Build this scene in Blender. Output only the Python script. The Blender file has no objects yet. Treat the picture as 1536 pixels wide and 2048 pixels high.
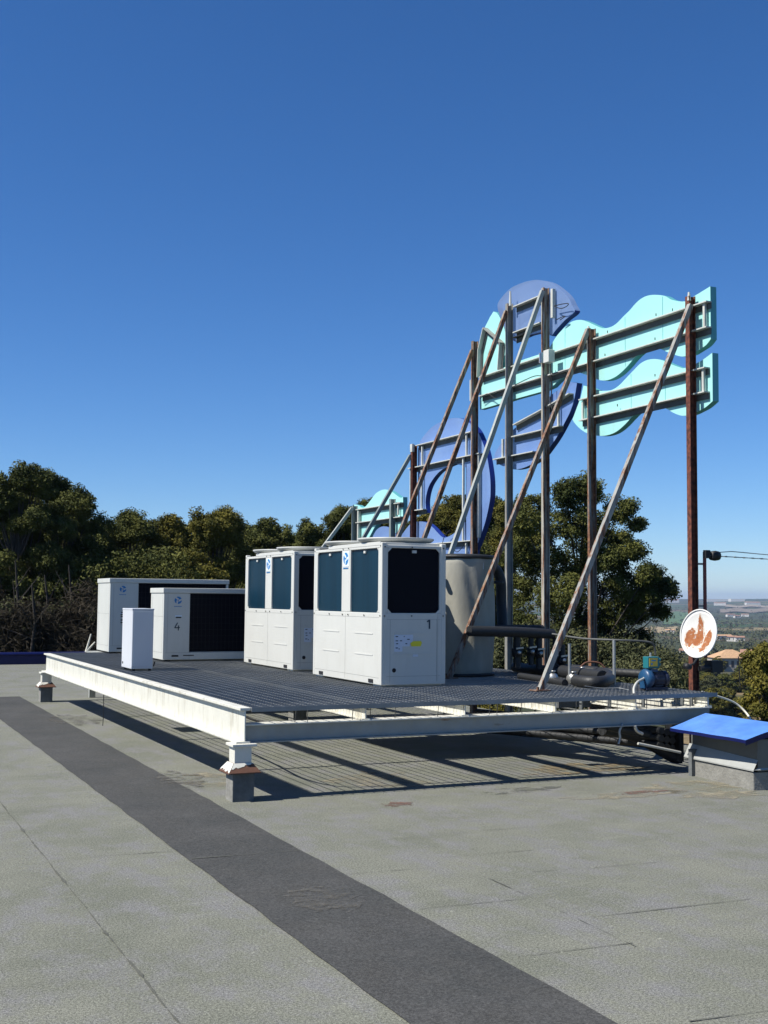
import bpy, math, random
import numpy as np
from mathutils import Vector, Matrix, noise
R = math.radians
scene = bpy.context.scene
col = scene.collection

# ------------------------------------------------------------------ camera
FPX = 2371.0
CAM_H = 1.7
def _norm(v): return v / np.linalg.norm(v)
_a = _norm(np.array([5132., 221., FPX])); _b = _norm(np.array([-1103., 164., FPX]))
_m = _norm(_a + _b); _d = _norm(_a - _b)
_X = (_m + _d) / 2**.5; _Y = (_m - _d) / 2**.5; _Z = np.cross(_X, _Y)
M3 = np.array([_X, _Y, _Z])                     # camera (right, down, forward) -> world
cam_data = bpy.data.cameras.new('camera'); cam = bpy.data.objects.new('camera', cam_data); col.objects.link(cam)
cam_data.sensor_fit = 'VERTICAL'; cam_data.sensor_height = 36; cam_data.lens = FPX / 2048 * 36
cam_data.clip_start = .05; cam_data.clip_end = 40000
mw = Matrix.Identity(4)
for r_ in range(3):
    mw[r_][0] = M3[r_, 0]; mw[r_][1] = -M3[r_, 1]; mw[r_][2] = -M3[r_, 2]
mw[2][3] = CAM_H
cam.matrix_world = mw
scene.camera = cam

# ------------------------------------------------------------------ sky and sun
SUN = Vector((-.82, .04, 1.0)).normalized()
world = bpy.data.worlds.new('World'); scene.world = world; world.use_nodes = True
wn = world.node_tree.nodes; wl = world.node_tree.links
for n in list(wn): wn.remove(n)
sky = wn.new('ShaderNodeTexSky'); sky.sky_type = 'NISHITA'; sky.sun_disc = False
sky.sun_elevation = math.asin(SUN.z)
sky.sun_rotation = math.atan2(SUN.x, SUN.y)
sky.altitude = 1600; sky.air_density = 1.0; sky.dust_density = 0.0; sky.ozone_density = 8.0
bg = wn.new('ShaderNodeBackground'); bg.inputs[1].default_value = .083
wo = wn.new('ShaderNodeOutputWorld')
hs = wn.new('ShaderNodeHueSaturation'); hs.inputs['Hue'].default_value = .5045; hs.inputs['Saturation'].default_value = 1.16; hs.inputs['Value'].default_value = 1.0
wl.new(sky.outputs[0], hs.inputs['Color']); wl.new(hs.outputs[0], bg.inputs[0]); wl.new(bg.outputs[0], wo.inputs[0])
sl = bpy.data.lights.new('sun', 'SUN'); sl.energy = 5.0; sl.angle = R(.53); sl.color = (1, .955, .88)
so = bpy.data.objects.new('sun', sl); col.objects.link(so)
so.rotation_euler = SUN.to_track_quat('Z', 'Y').to_euler()
scene.view_settings.view_transform = 'Standard'; scene.view_settings.look = 'None'
scene.view_settings.exposure = 0.62; scene.view_settings.gamma = 1.0
scene.render.resolution_x = 768; scene.render.resolution_y = 1024

# ------------------------------------------------------------------ helpers
def _ray(u, v): return M3 @ np.array([u - 768., v - 1024., FPX])
_O = np.array([0, 0, CAM_H])
def at_z(u, v, z): r = _ray(u, v); return Vector(_O + r * (z - CAM_H) / r[2])
def at_y(u, v, y): r = _ray(u, v); return Vector(_O + r * y / r[1])
def at_x(u, v, x): r = _ray(u, v); return Vector(_O + r * x / r[0])
def at_depth(u, v, d): return Vector(_O + _ray(u, v) * d / FPX)

def tag(o, label=None, cat=None, group=None, kind=None):
    if label: o['label'] = label
    if cat: o['category'] = cat
    if group: o['group'] = group
    if kind: o['kind'] = kind
    return o
ORG = {}
def empty(name, loc, label=None, cat=None, group=None):
    o = bpy.data.objects.new(name, None); col.objects.link(o); o.location = loc
    o.empty_display_size = .2
    ORG[o.name] = Vector(loc)
    return tag(o, label, cat, group)
def copy_tree(o, parent=None, loc=None):
    c = o.copy(); col.objects.link(c)
    if parent is not None:
        c.parent = parent
    if loc is not None: c.location = loc
    for ch in [x for x in bpy.data.objects if x.parent == o]:
        copy_tree(ch, c)
    return c

class MB:
    def __init__(s): s.v = []; s.f = []; s.sm = []
    def add(s, vs, fs, smooth=False):
        b = len(s.v); s.v += [tuple(p) for p in vs]
        for f in fs: s.f.append(tuple(b + i for i in f)); s.sm.append(smooth)
        return s
    def box(s, x0, x1, y0, y1, z0, z1):
        vs = [(x, y, z) for x in (x0, x1) for y in (y0, y1) for z in (z0, z1)]
        return s.add(vs, [(0,1,3,2),(4,6,7,5),(0,4,5,1),(2,3,7,6),(0,2,6,4),(1,5,7,3)])
    def bar(s, a, b, w, h, up=(0,0,1)):          # oriented box, w across, h along up
        a = Vector(a); b = Vector(b); d = (b - a).normalized(); up = Vector(up)
        sx = d.cross(up).normalized(); uz = sx.cross(d).normalized()
        vs = [p + sx*i*w/2 + uz*j*h/2 for p in (a, b) for i in (-1, 1) for j in (-1, 1)]
        return s.add(vs, [(0,1,3,2),(4,6,7,5),(0,4,5,1),(2,3,7,6),(0,2,6,4),(1,5,7,3)])
    def tube(s, pts, r, n=12, cap=True):
        pts = [Vector(p) for p in pts]; rr = r if isinstance(r, (list, tuple)) else [r]*len(pts)
        rings = []; prev = None
        for i, p in enumerate(pts):
            d = (pts[min(i+1, len(pts)-1)] - pts[max(i-1, 0)]).normalized()
            if prev is None:
                prev = d.orthogonal().normalized()
            prev = (prev - d * prev.dot(d))
            if prev.length < 1e-5: prev = d.orthogonal()
            prev.normalize(); q = d.cross(prev)
            rings.append([p + (prev*math.cos(2*math.pi*k/n) + q*math.sin(2*math.pi*k/n))*rr[i] for k in range(n)])
        vs = [v for g in rings for v in g]; fs = []
        for i in range(len(rings)-1):
            for k in range(n):
                k2 = (k+1) % n
                fs.append((i*n+k, i*n+k2, (i+1)*n+k2, (i+1)*n+k))
        s.add(vs, fs, True)
        if cap:
            s.add(rings[0], [tuple(range(n))[::-1]]); s.add(rings[-1], [tuple(range(n))])
        return s
    def lathe(s, c, prof, n=32, axis=(0,0,1)):
        c = Vector(c); ax = Vector(axis).normalized(); e1 = ax.orthogonal().normalized(); e2 = ax.cross(e1)
        vs = []
        for r, h in prof:
            for k in range(n):
                t = 2*math.pi*k/n
                vs.append(c + ax*h + (e1*math.cos(t) + e2*math.sin(t))*r)
        fs = []
        for i in range(len(prof)-1):
            for k in range(n):
                k2 = (k+1) % n
                fs.append((i*n+k, i*n+k2, (i+1)*n+k2, (i+1)*n+k))
        return s.add(vs, fs, True)
    def prism(s, poly, off):                      # poly: list of Vectors, off: extrusion Vector
        n = len(poly); off = Vector(off); poly = [Vector(p) for p in poly]
        vs = poly + [p + off for p in poly]
        fs = [(i, (i+1) % n, n + (i+1) % n, n + i) for i in range(n)]
        s.add(vs, fs)
        s.add(poly, [tuple(range(n))[::-1]]); s.add([p + off for p in poly], [tuple(range(n))])
        return s
    def build(s, name, mat, parent=None, org=None, bevel=0, loc=None, fix=True):
        me = bpy.data.meshes.new(name)
        if org is None:
            org = ORG[parent.name] if parent is not None else Vector(loc or (0, 0, 0))
        me.from_pydata([(v[0]-org[0], v[1]-org[1], v[2]-org[2]) for v in s.v], [], s.f)
        me.polygons.foreach_set('use_smooth', s.sm)
        if fix:
            import bmesh
            bm = bmesh.new(); bm.from_mesh(me)
            bmesh.ops.recalc_face_normals(bm, faces=bm.faces); bm.to_mesh(me); bm.free()
        me.materials.append(mat); me.update()
        o = bpy.data.objects.new(name, me); col.objects.link(o)
        if parent is not None:
            o.parent = parent
        else: o.location = org
        ORG[o.name] = Vector(org)
        if bevel:
            b = o.modifiers.new('bevel', 'BEVEL'); b.width = bevel; b.segments = 2; b.limit_method = 'ANGLE'
        return o

# ------------------------------------------------------------------ materials
def material(name, base, rough=.6, metal=0., spec=.5, var=0., var_scale=6., bump=0., bump_scale=60., tint2=None,
             stretch=(1,1,1), rust=0., rust_scale=(14, 14, 2.2), dirt=0., rust_col=(.16, .055, .028), coords='Object', coat=0.):
    m = bpy.data.materials.new(name); m.use_nodes = True
    nt = m.node_tree; N = nt.nodes; L = nt.links
    b = N['Principled BSDF']
    b.inputs['Roughness'].default_value = rough; b.inputs['Metallic'].default_value = metal
    b.inputs['Specular IOR Level'].default_value = spec
    if coat: b.inputs['Coat Weight'].default_value = coat
    geo = N.new('ShaderNodeTexCoord')
    mp = N.new('ShaderNodeMapping'); mp.inputs['Scale'].default_value = stretch
    L.new(geo.outputs[coords], mp.inputs[0])
    cur = None
    rgb = N.new('ShaderNodeRGB'); rgb.outputs[0].default_value = (*base, 1); cur = rgb.outputs[0]
    if var:
        nz = N.new('ShaderNodeTexNoise'); nz.inputs['Scale'].default_value = var_scale; nz.inputs['Detail'].default_value = 8
        nz.inputs['Roughness'].default_value = .65
        L.new(mp.outputs[0], nz.inputs['Vector'])
        rp = N.new('ShaderNodeValToRGB'); rp.color_ramp.elements[0].position = .32; rp.color_ramp.elements[1].position = .68
        c2 = tint2 or tuple(c*(1-var) for c in base)
        rp.color_ramp.elements[0].color = (*c2, 1); rp.color_ramp.elements[1].color = (*base, 1)
        L.new(nz.outputs[0], rp.inputs[0]); cur = rp.outputs[0]
    if dirt:
        nz = N.new('ShaderNodeTexNoise'); nz.inputs['Scale'].default_value = 3.5; nz.inputs['Detail'].default_value = 10
        nz.inputs['Roughness'].default_value = .7
        m2 = N.new('ShaderNodeMapping'); m2.inputs['Scale'].default_value = (3, 3, .6); L.new(geo.outputs[coords], m2.inputs[0])
        L.new(m2.outputs[0], nz.inputs['Vector'])
        rp = N.new('ShaderNodeValToRGB'); rp.color_ramp.elements[0].position = .5; rp.color_ramp.elements[1].position = .75
        rp.color_ramp.elements[0].color = (0,0,0,1); rp.color_ramp.elements[1].color = (dirt,)*3 + (1,)
        L.new(nz.outputs[0], rp.inputs[0])
        mx = N.new('ShaderNodeMixRGB'); mx.inputs[2].default_value = (.30, .27, .19, 1)
        L.new(rp.outputs[0], mx.inputs[0]); L.new(cur, mx.inputs[1]); cur = mx.outputs[0]
    if rust:
        nz = N.new('ShaderNodeTexNoise'); nz.inputs['Scale'].default_value = 1; nz.inputs['Detail'].default_value = 9
        nz.inputs['Roughness'].default_value = .68
        m2 = N.new('ShaderNodeMapping'); m2.inputs['Scale'].default_value = rust_scale; L.new(geo.outputs[coords], m2.inputs[0])
        L.new(m2.outputs[0], nz.inputs['Vector'])
        rp = N.new('ShaderNodeValToRGB')
        p = .78 - rust*.56
        rp.color_ramp.elements[0].position = max(0, p-.04); rp.color_ramp.elements[1].position = p+.06
        rp.color_ramp.elements[0].color = (0,0,0,1); rp.color_ramp.elements[1].color = (1,1,1,1)
        L.new(nz.outputs[0], rp.inputs[0])
        n3 = N.new('ShaderNodeTexNoise'); n3.inputs['Scale'].default_value = 22; n3.inputs['Detail'].default_value = 6
        L.new(geo.outputs[coords], n3.inputs['Vector'])
        r3 = N.new('ShaderNodeValToRGB'); r3.color_ramp.elements[0].position = .35; r3.color_ramp.elements[1].position = .7
        r3.color_ramp.elements[0].color = (rust_col[0]*.45, rust_col[1]*.45, rust_col[2]*.5, 1)
        r3.color_ramp.elements[1].color = (rust_col[0]*1.7, rust_col[1]*1.7, rust_col[2]*1.4, 1)
        L.new(n3.outputs[0], r3.inputs[0])
        mx = N.new('ShaderNodeMixRGB'); L.new(rp.outputs[0], mx.inputs[0]); L.new(cur, mx.inputs[1]); L.new(r3.outputs[0], mx.inputs[2])
        cur = mx.outputs[0]
        rr = N.new('ShaderNodeMath'); rr.operation = 'MULTIPLY_ADD'; rr.inputs[1].default_value = .85-rough; rr.inputs[2].default_value = rough
        L.new(rp.outputs[0], rr.inputs[0]); L.new(rr.outputs[0], b.inputs['Roughness'])
    L.new(cur, b.inputs['Base Color'])
    if bump:
        nz = N.new('ShaderNodeTexNoise'); nz.inputs['Scale'].default_value = bump_scale; nz.inputs['Detail'].default_value = 6
        L.new(mp.outputs[0], nz.inputs['Vector'])
        bp = N.new('ShaderNodeBump'); bp.inputs['Strength'].default_value = bump; bp.inputs['Distance'].default_value = .02
        L.new(nz.outputs[0], bp.inputs['Height']); L.new(bp.outputs[0], b.inputs['Normal'])
    return m

def deck_material(name, c0, c1, lich, speck, fine=420.):
    m = bpy.data.materials.new(name); m.use_nodes = True
    nt = m.node_tree; N = nt.nodes; L = nt.links; b = N['Principled BSDF']
    b.inputs['Roughness'].default_value = .92; b.inputs['Specular IOR Level'].default_value = .25
    tc = N.new('ShaderNodeTexCoord')
    def nz(sc, det, ro=.6, st=(1,1,1)):
        mp = N.new('ShaderNodeMapping'); mp.inputs['Scale'].default_value = st
        L.new(tc.outputs['Object'], mp.inputs[0])
        n = N.new('ShaderNodeTexNoise'); n.inputs['Scale'].default_value = sc; n.inputs['Detail'].default_value = det
        n.inputs['Roughness'].default_value = ro; L.new(mp.outputs[0], n.inputs['Vector']); return n.outputs[0]
    def ramp(src, a, bb, ca, cb):
        r = N.new('ShaderNodeValToRGB'); r.color_ramp.elements[0].position = a; r.color_ramp.elements[1].position = bb
        r.color_ramp.elements[0].color = (*ca, 1); r.color_ramp.elements[1].color = (*cb, 1)
        L.new(src, r.inputs[0]); return r.outputs[0]
    def mix(f, a, bcol, mode='MIX'):
        x = N.new('ShaderNodeMixRGB'); x.blend_type = mode
        if isinstance(f, float): x.inputs[0].default_value = f
        else: L.new(f, x.inputs[0])
        L.new(a, x.inputs[1])
        if isinstance(bcol, tuple): x.inputs[2].default_value = (*bcol, 1)
        else: L.new(bcol, x.inputs[2])
        return x.outputs[0]
    basec = ramp(nz(1.1, 6, .62), .36, .64, c0, c1)
    # irregular worn patches
    p2 = ramp(nz(3.2, 9, .72, (1, .6, 1)), .47, .62, (0,0,0), (1,1,1))
    basec = mix(p2, basec, lich); 
    # granules
    g = ramp(nz(fine, 2, .6), .36, .64, (1-speck,)*3, (1+speck*.6,)*3)
    basec = mix(1.0, basec, g, 'MULTIPLY')
    g2 = ramp(nz(75, 3, .6), .38, .62, (.72,)*3, (1.28,)*3)
    basec = mix(1.0, basec, g2, 'MULTIPLY')
    # faint scuffs running across
    sc = ramp(nz(2.6, 10, .75, (.5, 2.6, 1)), .56, .78, (0,0,0), (.38,)*3)
    basec = mix(sc, basec, tuple(min(1, c*1.5) for c in c1))
    dk = ramp(nz(.9, 10, .7, (.6, 1.6, 1)), .55, .8, (0,0,0), (.5,)*3)
    basec = mix(dk, basec, tuple(c*.55 for c in c0))
    spk = ramp(nz(24, 2, .5), .70, .76, (0,0,0), (.55,)*3)
    basec = mix(spk, basec, tuple(min(1, c*1.9) for c in c1))
    L.new(basec, b.inputs['Base Color'])
    bp = N.new('ShaderNodeBump'); bp.inputs['Strength'].default_value = .35; bp.inputs['Distance'].default_value = .004
    L.new(nz(fine*.8, 3, .7), bp.inputs['Height'])
    bp2 = N.new('ShaderNodeBump'); bp2.inputs['Strength'].default_value = .5; bp2.inputs['Distance'].default_value = .03
    L.new(nz(1.7, 5, .6), bp2.inputs['Height']); L.new(bp2.outputs[0], bp.inputs['Normal'])
    L.new(bp.outputs[0], b.inputs['Normal'])
    return m

MT = {}
MT['deck'] = deck_material('deck_membrane', (.138, .144, .113), (.178, .181, .146), (.172, .172, .164), .5, 170.)
MT['strip'] = deck_material('dark_membrane', (.046, .048, .046), (.066, .066, .063), (.056, .056, .052), .4, 190.)
MT['seam'] = material('seam_tar', (.098, .10, .08), .95, var=.35, var_scale=40, bump=.4)
MT['stain_red'] = material('red_lead_stain', (.15, .085, .065), .9, var=.3, var_scale=30)
MT['stain_ochre'] = material('ochre_stain', (.24, .185, .10), .95, var=.35, var_scale=9)
def soften(m, sc, lo, hi, mx_=.85):
    N = m.node_tree.nodes; L = m.node_tree.links; b = N['Principled BSDF']; tc = N.new('ShaderNodeTexCoord')
    nz = N.new('ShaderNodeTexNoise'); nz.inputs['Scale'].default_value = sc; nz.inputs['Detail'].default_value = 9; nz.inputs['Roughness'].default_value = .7
    L.new(tc.outputs['Object'], nz.inputs['Vector']); rp = N.new('ShaderNodeValToRGB'); rp.color_ramp.elements[0].position = lo; rp.color_ramp.elements[1].position = hi
    rp.color_ramp.elements[0].color = (.0, .0, .0, 1); rp.color_ramp.elements[1].color = (mx_, mx_, mx_, 1)
    L.new(nz.outputs[0], rp.inputs[0]); L.new(rp.outputs[0], b.inputs['Alpha'])
MT['stain_sand'] = material('sand_stain', (.26, .235, .165), .95, var=.3, var_scale=6); MT['stain_dark'] = material('damp_stain', (.075, .078, .065), .9)
MT['scuff'] = material('pale_scuff', (.30, .295, .26), .95)
soften(MT['stain_red'], 9, .40, .56); soften(MT['stain_ochre'], 4, .42, .60); soften(MT['stain_sand'], 3, .44, .62); soften(MT['stain_dark'], 5, .45, .62); soften(MT['scuff'], 16, .52, .72, .4)
MT['concrete'] = material('concrete', (.24, .235, .21), .9, var=.35, var_scale=9, bump=.4, bump_scale=40)
MT['concrete_dk'] = material('concrete_dark', (.13, .14, .14), .85, var=.45, var_scale=7, bump=.3, bump_scale=30)  # dark concrete; on the feet it paints in the front's shade
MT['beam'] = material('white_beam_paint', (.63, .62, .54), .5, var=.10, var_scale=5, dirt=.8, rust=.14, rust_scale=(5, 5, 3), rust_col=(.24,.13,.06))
MT['beam_front'] = material('shaded_beam_grey', (.30, .31, .29), .55, var=.2, var_scale=4, dirt=.5, rust=.2, rust_scale=(2.2, 4, 9), rust_col=(.18,.10,.05))  # grey carries the shade on the front beam's near side
MT['redlead'] = material('red_lead_primer', (.125, .055, .032), .8, var=.3, var_scale=20)
MT['grate'] = material('galvanised_grating', (.27, .28, .28), .55, metal=.35, var=.3, var_scale=3)
MT['unit'] = material('cream_casing', (.545, .545, .50), .38, var=.05, var_scale=2.5, dirt=.12, bump=.02, bump_scale=5)
MT['unit_low'] = material('grey_casing', (.54, .545, .50), .42, var=.08, var_scale=2, dirt=.12)
MT['cabinet'] = material('white_cabinet_paint', (.54, .56, .59), .4, var=.04, var_scale=2)
MT['lid'] = material('fan_ring_plastic', (.46, .47, .44), .5, var=.15, var_scale=6)
MT['black'] = material('black_hole', (.008, .008, .01), .8)
MT['coil'] = material('coil_fins', (.002, .024, .044), .42, spec=.22, var=.4, var_scale=1.6, stretch=(1, 3.2, .25), bump=.05, bump_scale=200)
MT['coil_dark'] = material('coil_fins_shaded', (.003, .0035, .008), .6, spec=.12, var=.3, var_scale=3)  # same coils, with the front face's shade put into the colour
MT['label'] = material('label_paper', (.62, .70, .76), .6)
MT['label_blue'] = material('label_blue_print', (.02, .17, .42), .5)
MT['label_dark'] = material('label_dark_print', (.03, .05, .07), .6)
MT['label_yellow'] = material('label_yellow', (.70, .62, .03), .6)
MT['screw'] = material('screw_zinc', (.12, .12, .11), .5, metal=.5)
MT['jacket'] = material('tank_canvas_jacket', (.37, .36, .30), .85, var=.25, var_scale=2.5, stretch=(1, 1, .5), bump=.9, bump_scale=3)
MT['rubber'] = material('black_insulation', (.016, .017, .018), .55, spec=.45, bump=.25, bump_scale=25)
MT['galv'] = material('galvanised_tube', (.36, .375, .37), .45, metal=.5, var=.25, var_scale=9)
MT['tube_dk'] = material('dull_steel_tube', (.09, .095, .09), .6, var=.3)
MT['brass'] = material('valve_metal', (.45, .45, .42), .35, metal=.7)
MT['pump'] = material('pump_blue', (.015, .07, .16), .4, var=.3, var_scale=12)
MT['pump_dk'] = material('pump_motor_black', (.02, .025, .05), .45)
MT['pump_teal'] = material('controller_teal', (.015, .14, .16), .4)
MT['pump_face'] = material('controller_yellow', (.62, .46, .06), .5, var=.25, var_scale=30)
MT['hose'] = material('grey_hose', (.42, .42, .38), .5)
MT['duct'] = material('duct_sheet', (.13, .135, .125), .5, metal=.2, var=.3, var_scale=3, bump=.12, bump_scale=3)
MT['duct_skirt'] = material('duct_skirt_sheet', (.36, .37, .35), .5, metal=.1, var=.15, var_scale=6)
MT['bluecap'] = material('blue_roof_paint', (.10, .25, .60), .42, var=.28, var_scale=5, tint2=(.065, .17, .50), bump=.3, bump_scale=4, dirt=.06)
MT['parapet'] = material('blue_parapet_paint', (.006, .010, .075), .3, spec=.3, var=.2)
MT['teal'] = material('teal_acrylic', (.33, .66, .625), .35, var=.08, var_scale=1.2, dirt=.22)
MT['blue'] = material('blue_acrylic', (.15, .25, .52), .4, var=.18, var_scale=1.3, tint2=(.20, .31, .56))
MT['blue_pale'] = material('faded_blue_acrylic', (.15, .23, .42), .45, var=.2, var_scale=1.6, tint2=(.19, .27, .45))
for _k, _a in (('blue_pale', .62), ('blue', .74)): MT[_k].node_tree.nodes['Principled BSDF'].inputs['Alpha'].default_value = _a
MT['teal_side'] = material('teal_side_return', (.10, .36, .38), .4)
MT['blue_side'] = material('shaded_blue_return', (.012, .03, .20), .35)  # navy paints the blue acrylic edges as they look in shade
def post_mat(name, paint, rust, dark=False):
    return material(name, paint, .55, var=.3, var_scale=5, rust=rust, rust_scale=(20, 20, 1.5),
                    rust_col=(.105, .03, .018) if dark else (.15, .068, .038))
MT['post_red'] = post_mat('rusted_dark_steel', (.11, .085, .075), .86, True)
MT['post_mid'] = post_mat('half_rusted_steel', (.22, .215, .19), .55)
MT['post_grey'] = post_mat('grey_primed_steel', (.25, .25, .225), .36)
MT['post_cream'] = post_mat('cream_rust_streaked_steel', (.40, .375, .31), .50)
MT['post_green'] = post_mat('grey_green_steel', (.20, .235, .22), .18)
MT['brace_grey'] = post_mat('grey_brace_steel', (.31, .31, .28), .47)
MT['brace_rusty'] = post_mat('rusty_brace_steel', (.27, .25, .215), .55)
MT['brace_pale'] = post_mat('pale_brace_steel', (.36, .38, .35), .22)
MT['rail'] = material('pale_rail_paint', (.52, .53, .48), .5, var=.25, var_scale=8, rust=.16, rust_scale=(9,9,9))
MT['railweb'] = material('shaded_rail_web', (.10, .11, .105), .7, var=.4, var_scale=6)  # darkened to paint in the shadow under the rail's top leg
MT['dish'] = material('white_dish_enamel', (.66, .65, .60), .4, var=.04, var_scale=3)
MT['dish_rust'] = material('dish_rust', (.26, .075, .022), .85, var=.35, var_scale=25, tint2=(.42, .15, .04))
MT['dish_halo'] = material('dish_rust_bleed', (.74, .70, .62), .7, var=.5, var_scale=16, tint2=(.48, .24, .09))
soften(MT['dish_rust'], 26, .36, .47); soften(MT['dish_halo'], 18, .40, .60)
MT['mast'] = material('red_mast_primer', (.20, .045, .035), .6, var=.3, var_scale=12)
MT['cable'] = material('cream_cable', (.62, .60, .50), .5)
MT['wire'] = material('black_wire', (.01, .01, .01), .6)

# ------------------------------------------------------------------ roof (the ground we stand on)
ZT = .765
deck = MB()
deck.add([(-22, -10, 0), (9.35, -10, 0), (9.35, 31, 0), (-22, 31, 0)], [(0, 1, 2, 3)])
deck.add([(-22, -10, -8.8), (9.35, -10, -8.8), (9.35, 31, -8.8), (-22, 31, -8.8), (-22, -10, 0), (9.35, -10, 0), (9.35, 31, 0), (-22, 31, 0)],
         [(0,1,5,4), (1,2,6,5), (2,3,7,6), (3,0,4,7)])
deck_o = deck.build('roof_deck', MT['deck']); tag(deck_o, 'flat roof covered with grey mineral felt sheets', None, None, 'structure')
rnd = random.Random(5)
def ribbon(pts, w, z, jit=.35, step=.06, wob=None):
    mb = MB(); pts = [Vector((p[0], p[1], 0)) for p in pts]; L_ = []
    for a, b in zip(pts, pts[1:]):
        n = max(2, int((b-a).length/step))
        for i in range(n): L_.append(a.lerp(b, i/n))
    L_.append(pts[-1])
    vs = []
    for i, p in enumerate(L_):
        d = (L_[min(i+1, len(L_)-1)] - L_[max(0, i-1)]).normalized(); s = Vector((-d.y, d.x, 0))
        nz = noise.noise(p*2.3); n2 = noise.noise(p*9+Vector((3,1,0)))
        c = p + s*(nz*(w*.5 if wob is None else wob))
        hw = w/2*(1+jit*(1.3*n2 + rnd.uniform(-.5, .5)))
        if w < .05: hw = max(hw, w*.02); hw *= max(.25, min(1, .6+1.3*noise.noise(p*1.7+Vector((9, 2, 0)))))
        vs += [(c.x - s.x*hw, c.y - s.y*hw, z), (c.x + s.x*hw, c.y + s.y*hw, z)]
    fs = [(2*i, 2*i+1, 2*i+3, 2*i+2) for i in range(len(L_)-1)]
    mb.add(vs, fs); return mb
seams = MB()
def addrib(mb, *a, **k): r = ribbon(*a, **k); mb.add(r.v, r.f)
addrib(seams, [(1.325, 3.2), (1.32, 7), (1.318, 10.5), (1.30, 20), (1.30, 30.5)], .014, .004, 1.2)
addrib(seams, [(.49, 2), (.50, 30)], .012, .004, 1.2)
addrib(seams, [(-.4, 2), (-.4, 30)], .012, .004, 1.2)
for x0, x1, y, w in [(1.36, 2.13, 7.95, .010), (3.0, 3.66, 5.94, .009), (3.03, 3.68, 4.98, .012), (3.22, 3.62, 3.95, .008), (4.43, 5.14, 7.75, .010),
                  (4.42, 4.95, 6.42, .008), (3.76, 4.85, 5.43, .008), (2.96, 3.53, 6.85, .008), (.5, 1.28, 10.6, .012), (4.05, 4.38, 6.47, .006), (-.4, .45, 9.4, .012),
                  (3.0, 3.3, 8.9, .007), (2.2, 2.9, 15, .01), (3.7, 4.4, 7.05, .006), (1.4, 2.1, 13.8, .012)]:
    addrib(seams, [(x0, y+.01), (x1, y-.02)], w, .0045, .8)
addrib(seams, [(3.66, 4.9), (3.68, 5.4), (3.70, 5.95), (3.71, 6.5)], .006, .0045, 1.6)
seams.build('felt_seam', MT['seam'], deck_o)
strip = MB(); strip_o = ribbon([(2.55, 3), (2.545, 14), (2.54, 20.9)], .775, .006, .004, .05, .012)
so_ = MB().add(strip_o.v, strip_o.f).build('dark_felt_strip', MT['strip']); tag(so_, 'darker new felt strip running diagonally across the roof', None, None, 'structure')
MT['strip_scuff'] = material('strip_wear', (.105, .10, .085), .95)
soften(MT['strip_scuff'], 6, .46, .64)
s2 = MB(); addrib(s2, [(2.18, 7.63), (2.92, 7.60)], .016, .0095, .8); s2.build('felt_seam', MT['seam'], so_)
def blot(cx, cy, rx, ry, z, seed, ang=0):
    r2 = random.Random(seed); pts = []
    for k in range(26):
        t = 2*math.pi*k/26; q = 1+.32*r2.uniform(-1, 1)
        x, y = math.cos(t)*rx*q, math.sin(t)*ry*q
        pts.append((cx + x*math.cos(ang)-y*math.sin(ang), cy + x*math.sin(ang)+y*math.cos(ang), z))
    mb = MB(); mb.add(pts, [tuple(range(26))]); return mb
st = MB()
for a in [(at_z(795, 1609, 0), .14, .10, 1), (at_z(1285, 1585, 0), .22, .07, 2)]:
    b_ = blot(a[0].x, a[0].y, a[1], a[2], .004, a[3]); st.add(b_.v, b_.f)
st.build('red_stain', MT['stain_red'], deck_o)
st = MB()
for a in [(at_z(1160, 1537, 0), .72, .30, 4), (at_z(1330, 1480, 0), .5, .4, 5)]:
    b_ = blot(a[0].x, a[0].y, a[1], a[2], .0042, a[3]); st.add(b_.v, b_.f)
st.build('ochre_stain', MT['stain_ochre'], deck_o)
st = MB()
for a in [(at_z(1380, 1572, 0), .55, .28, 7), (at_z(1440, 1590, 0), .4, .2, 8), (at_z(760, 1560, 0), .5, .5, 9), (at_z(1250, 1590, 0), .6, .15, 10), (at_z(430, 1560, 0), .3, .5, 14)]:
    b_ = blot(a[0].x, a[0].y, a[1], a[2], .0036, a[3]); st.add(b_.v, b_.f)
st.build('sand_stain', MT['stain_sand'], deck_o)
st = MB()
for a in [(at_z(1050, 1580, 0), .4, .14, 11), (at_z(300, 1330, 0), .5, .8, 12), ]:
    b_ = blot(a[0].x, a[0].y, a[1], a[2], .0034, a[3]); st.add(b_.v, b_.f)
st.build('damp_stain', MT['stain_dark'], deck_o)
st = MB()
for x_ in (3.78, 4.55, 5.35, 6.15, 7.0):
    r6 = ribbon([(x_, 4.0), (x_+.02, 9.2)], .16, .0032, .3, .12, .05); st.add(r6.v, r6.f)
r6 = ribbon([(1.22, 3.2), (1.2, 12)], .14, .0032, .3, .12, .03); st.add(r6.v, r6.f)
r6 = ribbon([(2.05, 3.2), (2.05, 16)], .10, .0031, .3, .12, .03); st.add(r6.v, r6.f)
st.build('lap_scuff', MT['scuff'], deck_o)
st = MB()
for a in [(at_z(360, 1560, 0), .25, .5, 21), (at_z(150, 1440, 0), .3, .7, 22), (at_z(640, 1800, 0), .2, .3, 23)]:
    b_ = blot(a[0].x, a[0].y, a[1], a[2], .0105, a[3]); st.add(b_.v, b_.f)
st.build('wear_patch', MT['strip_scuff'], so_)

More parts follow.
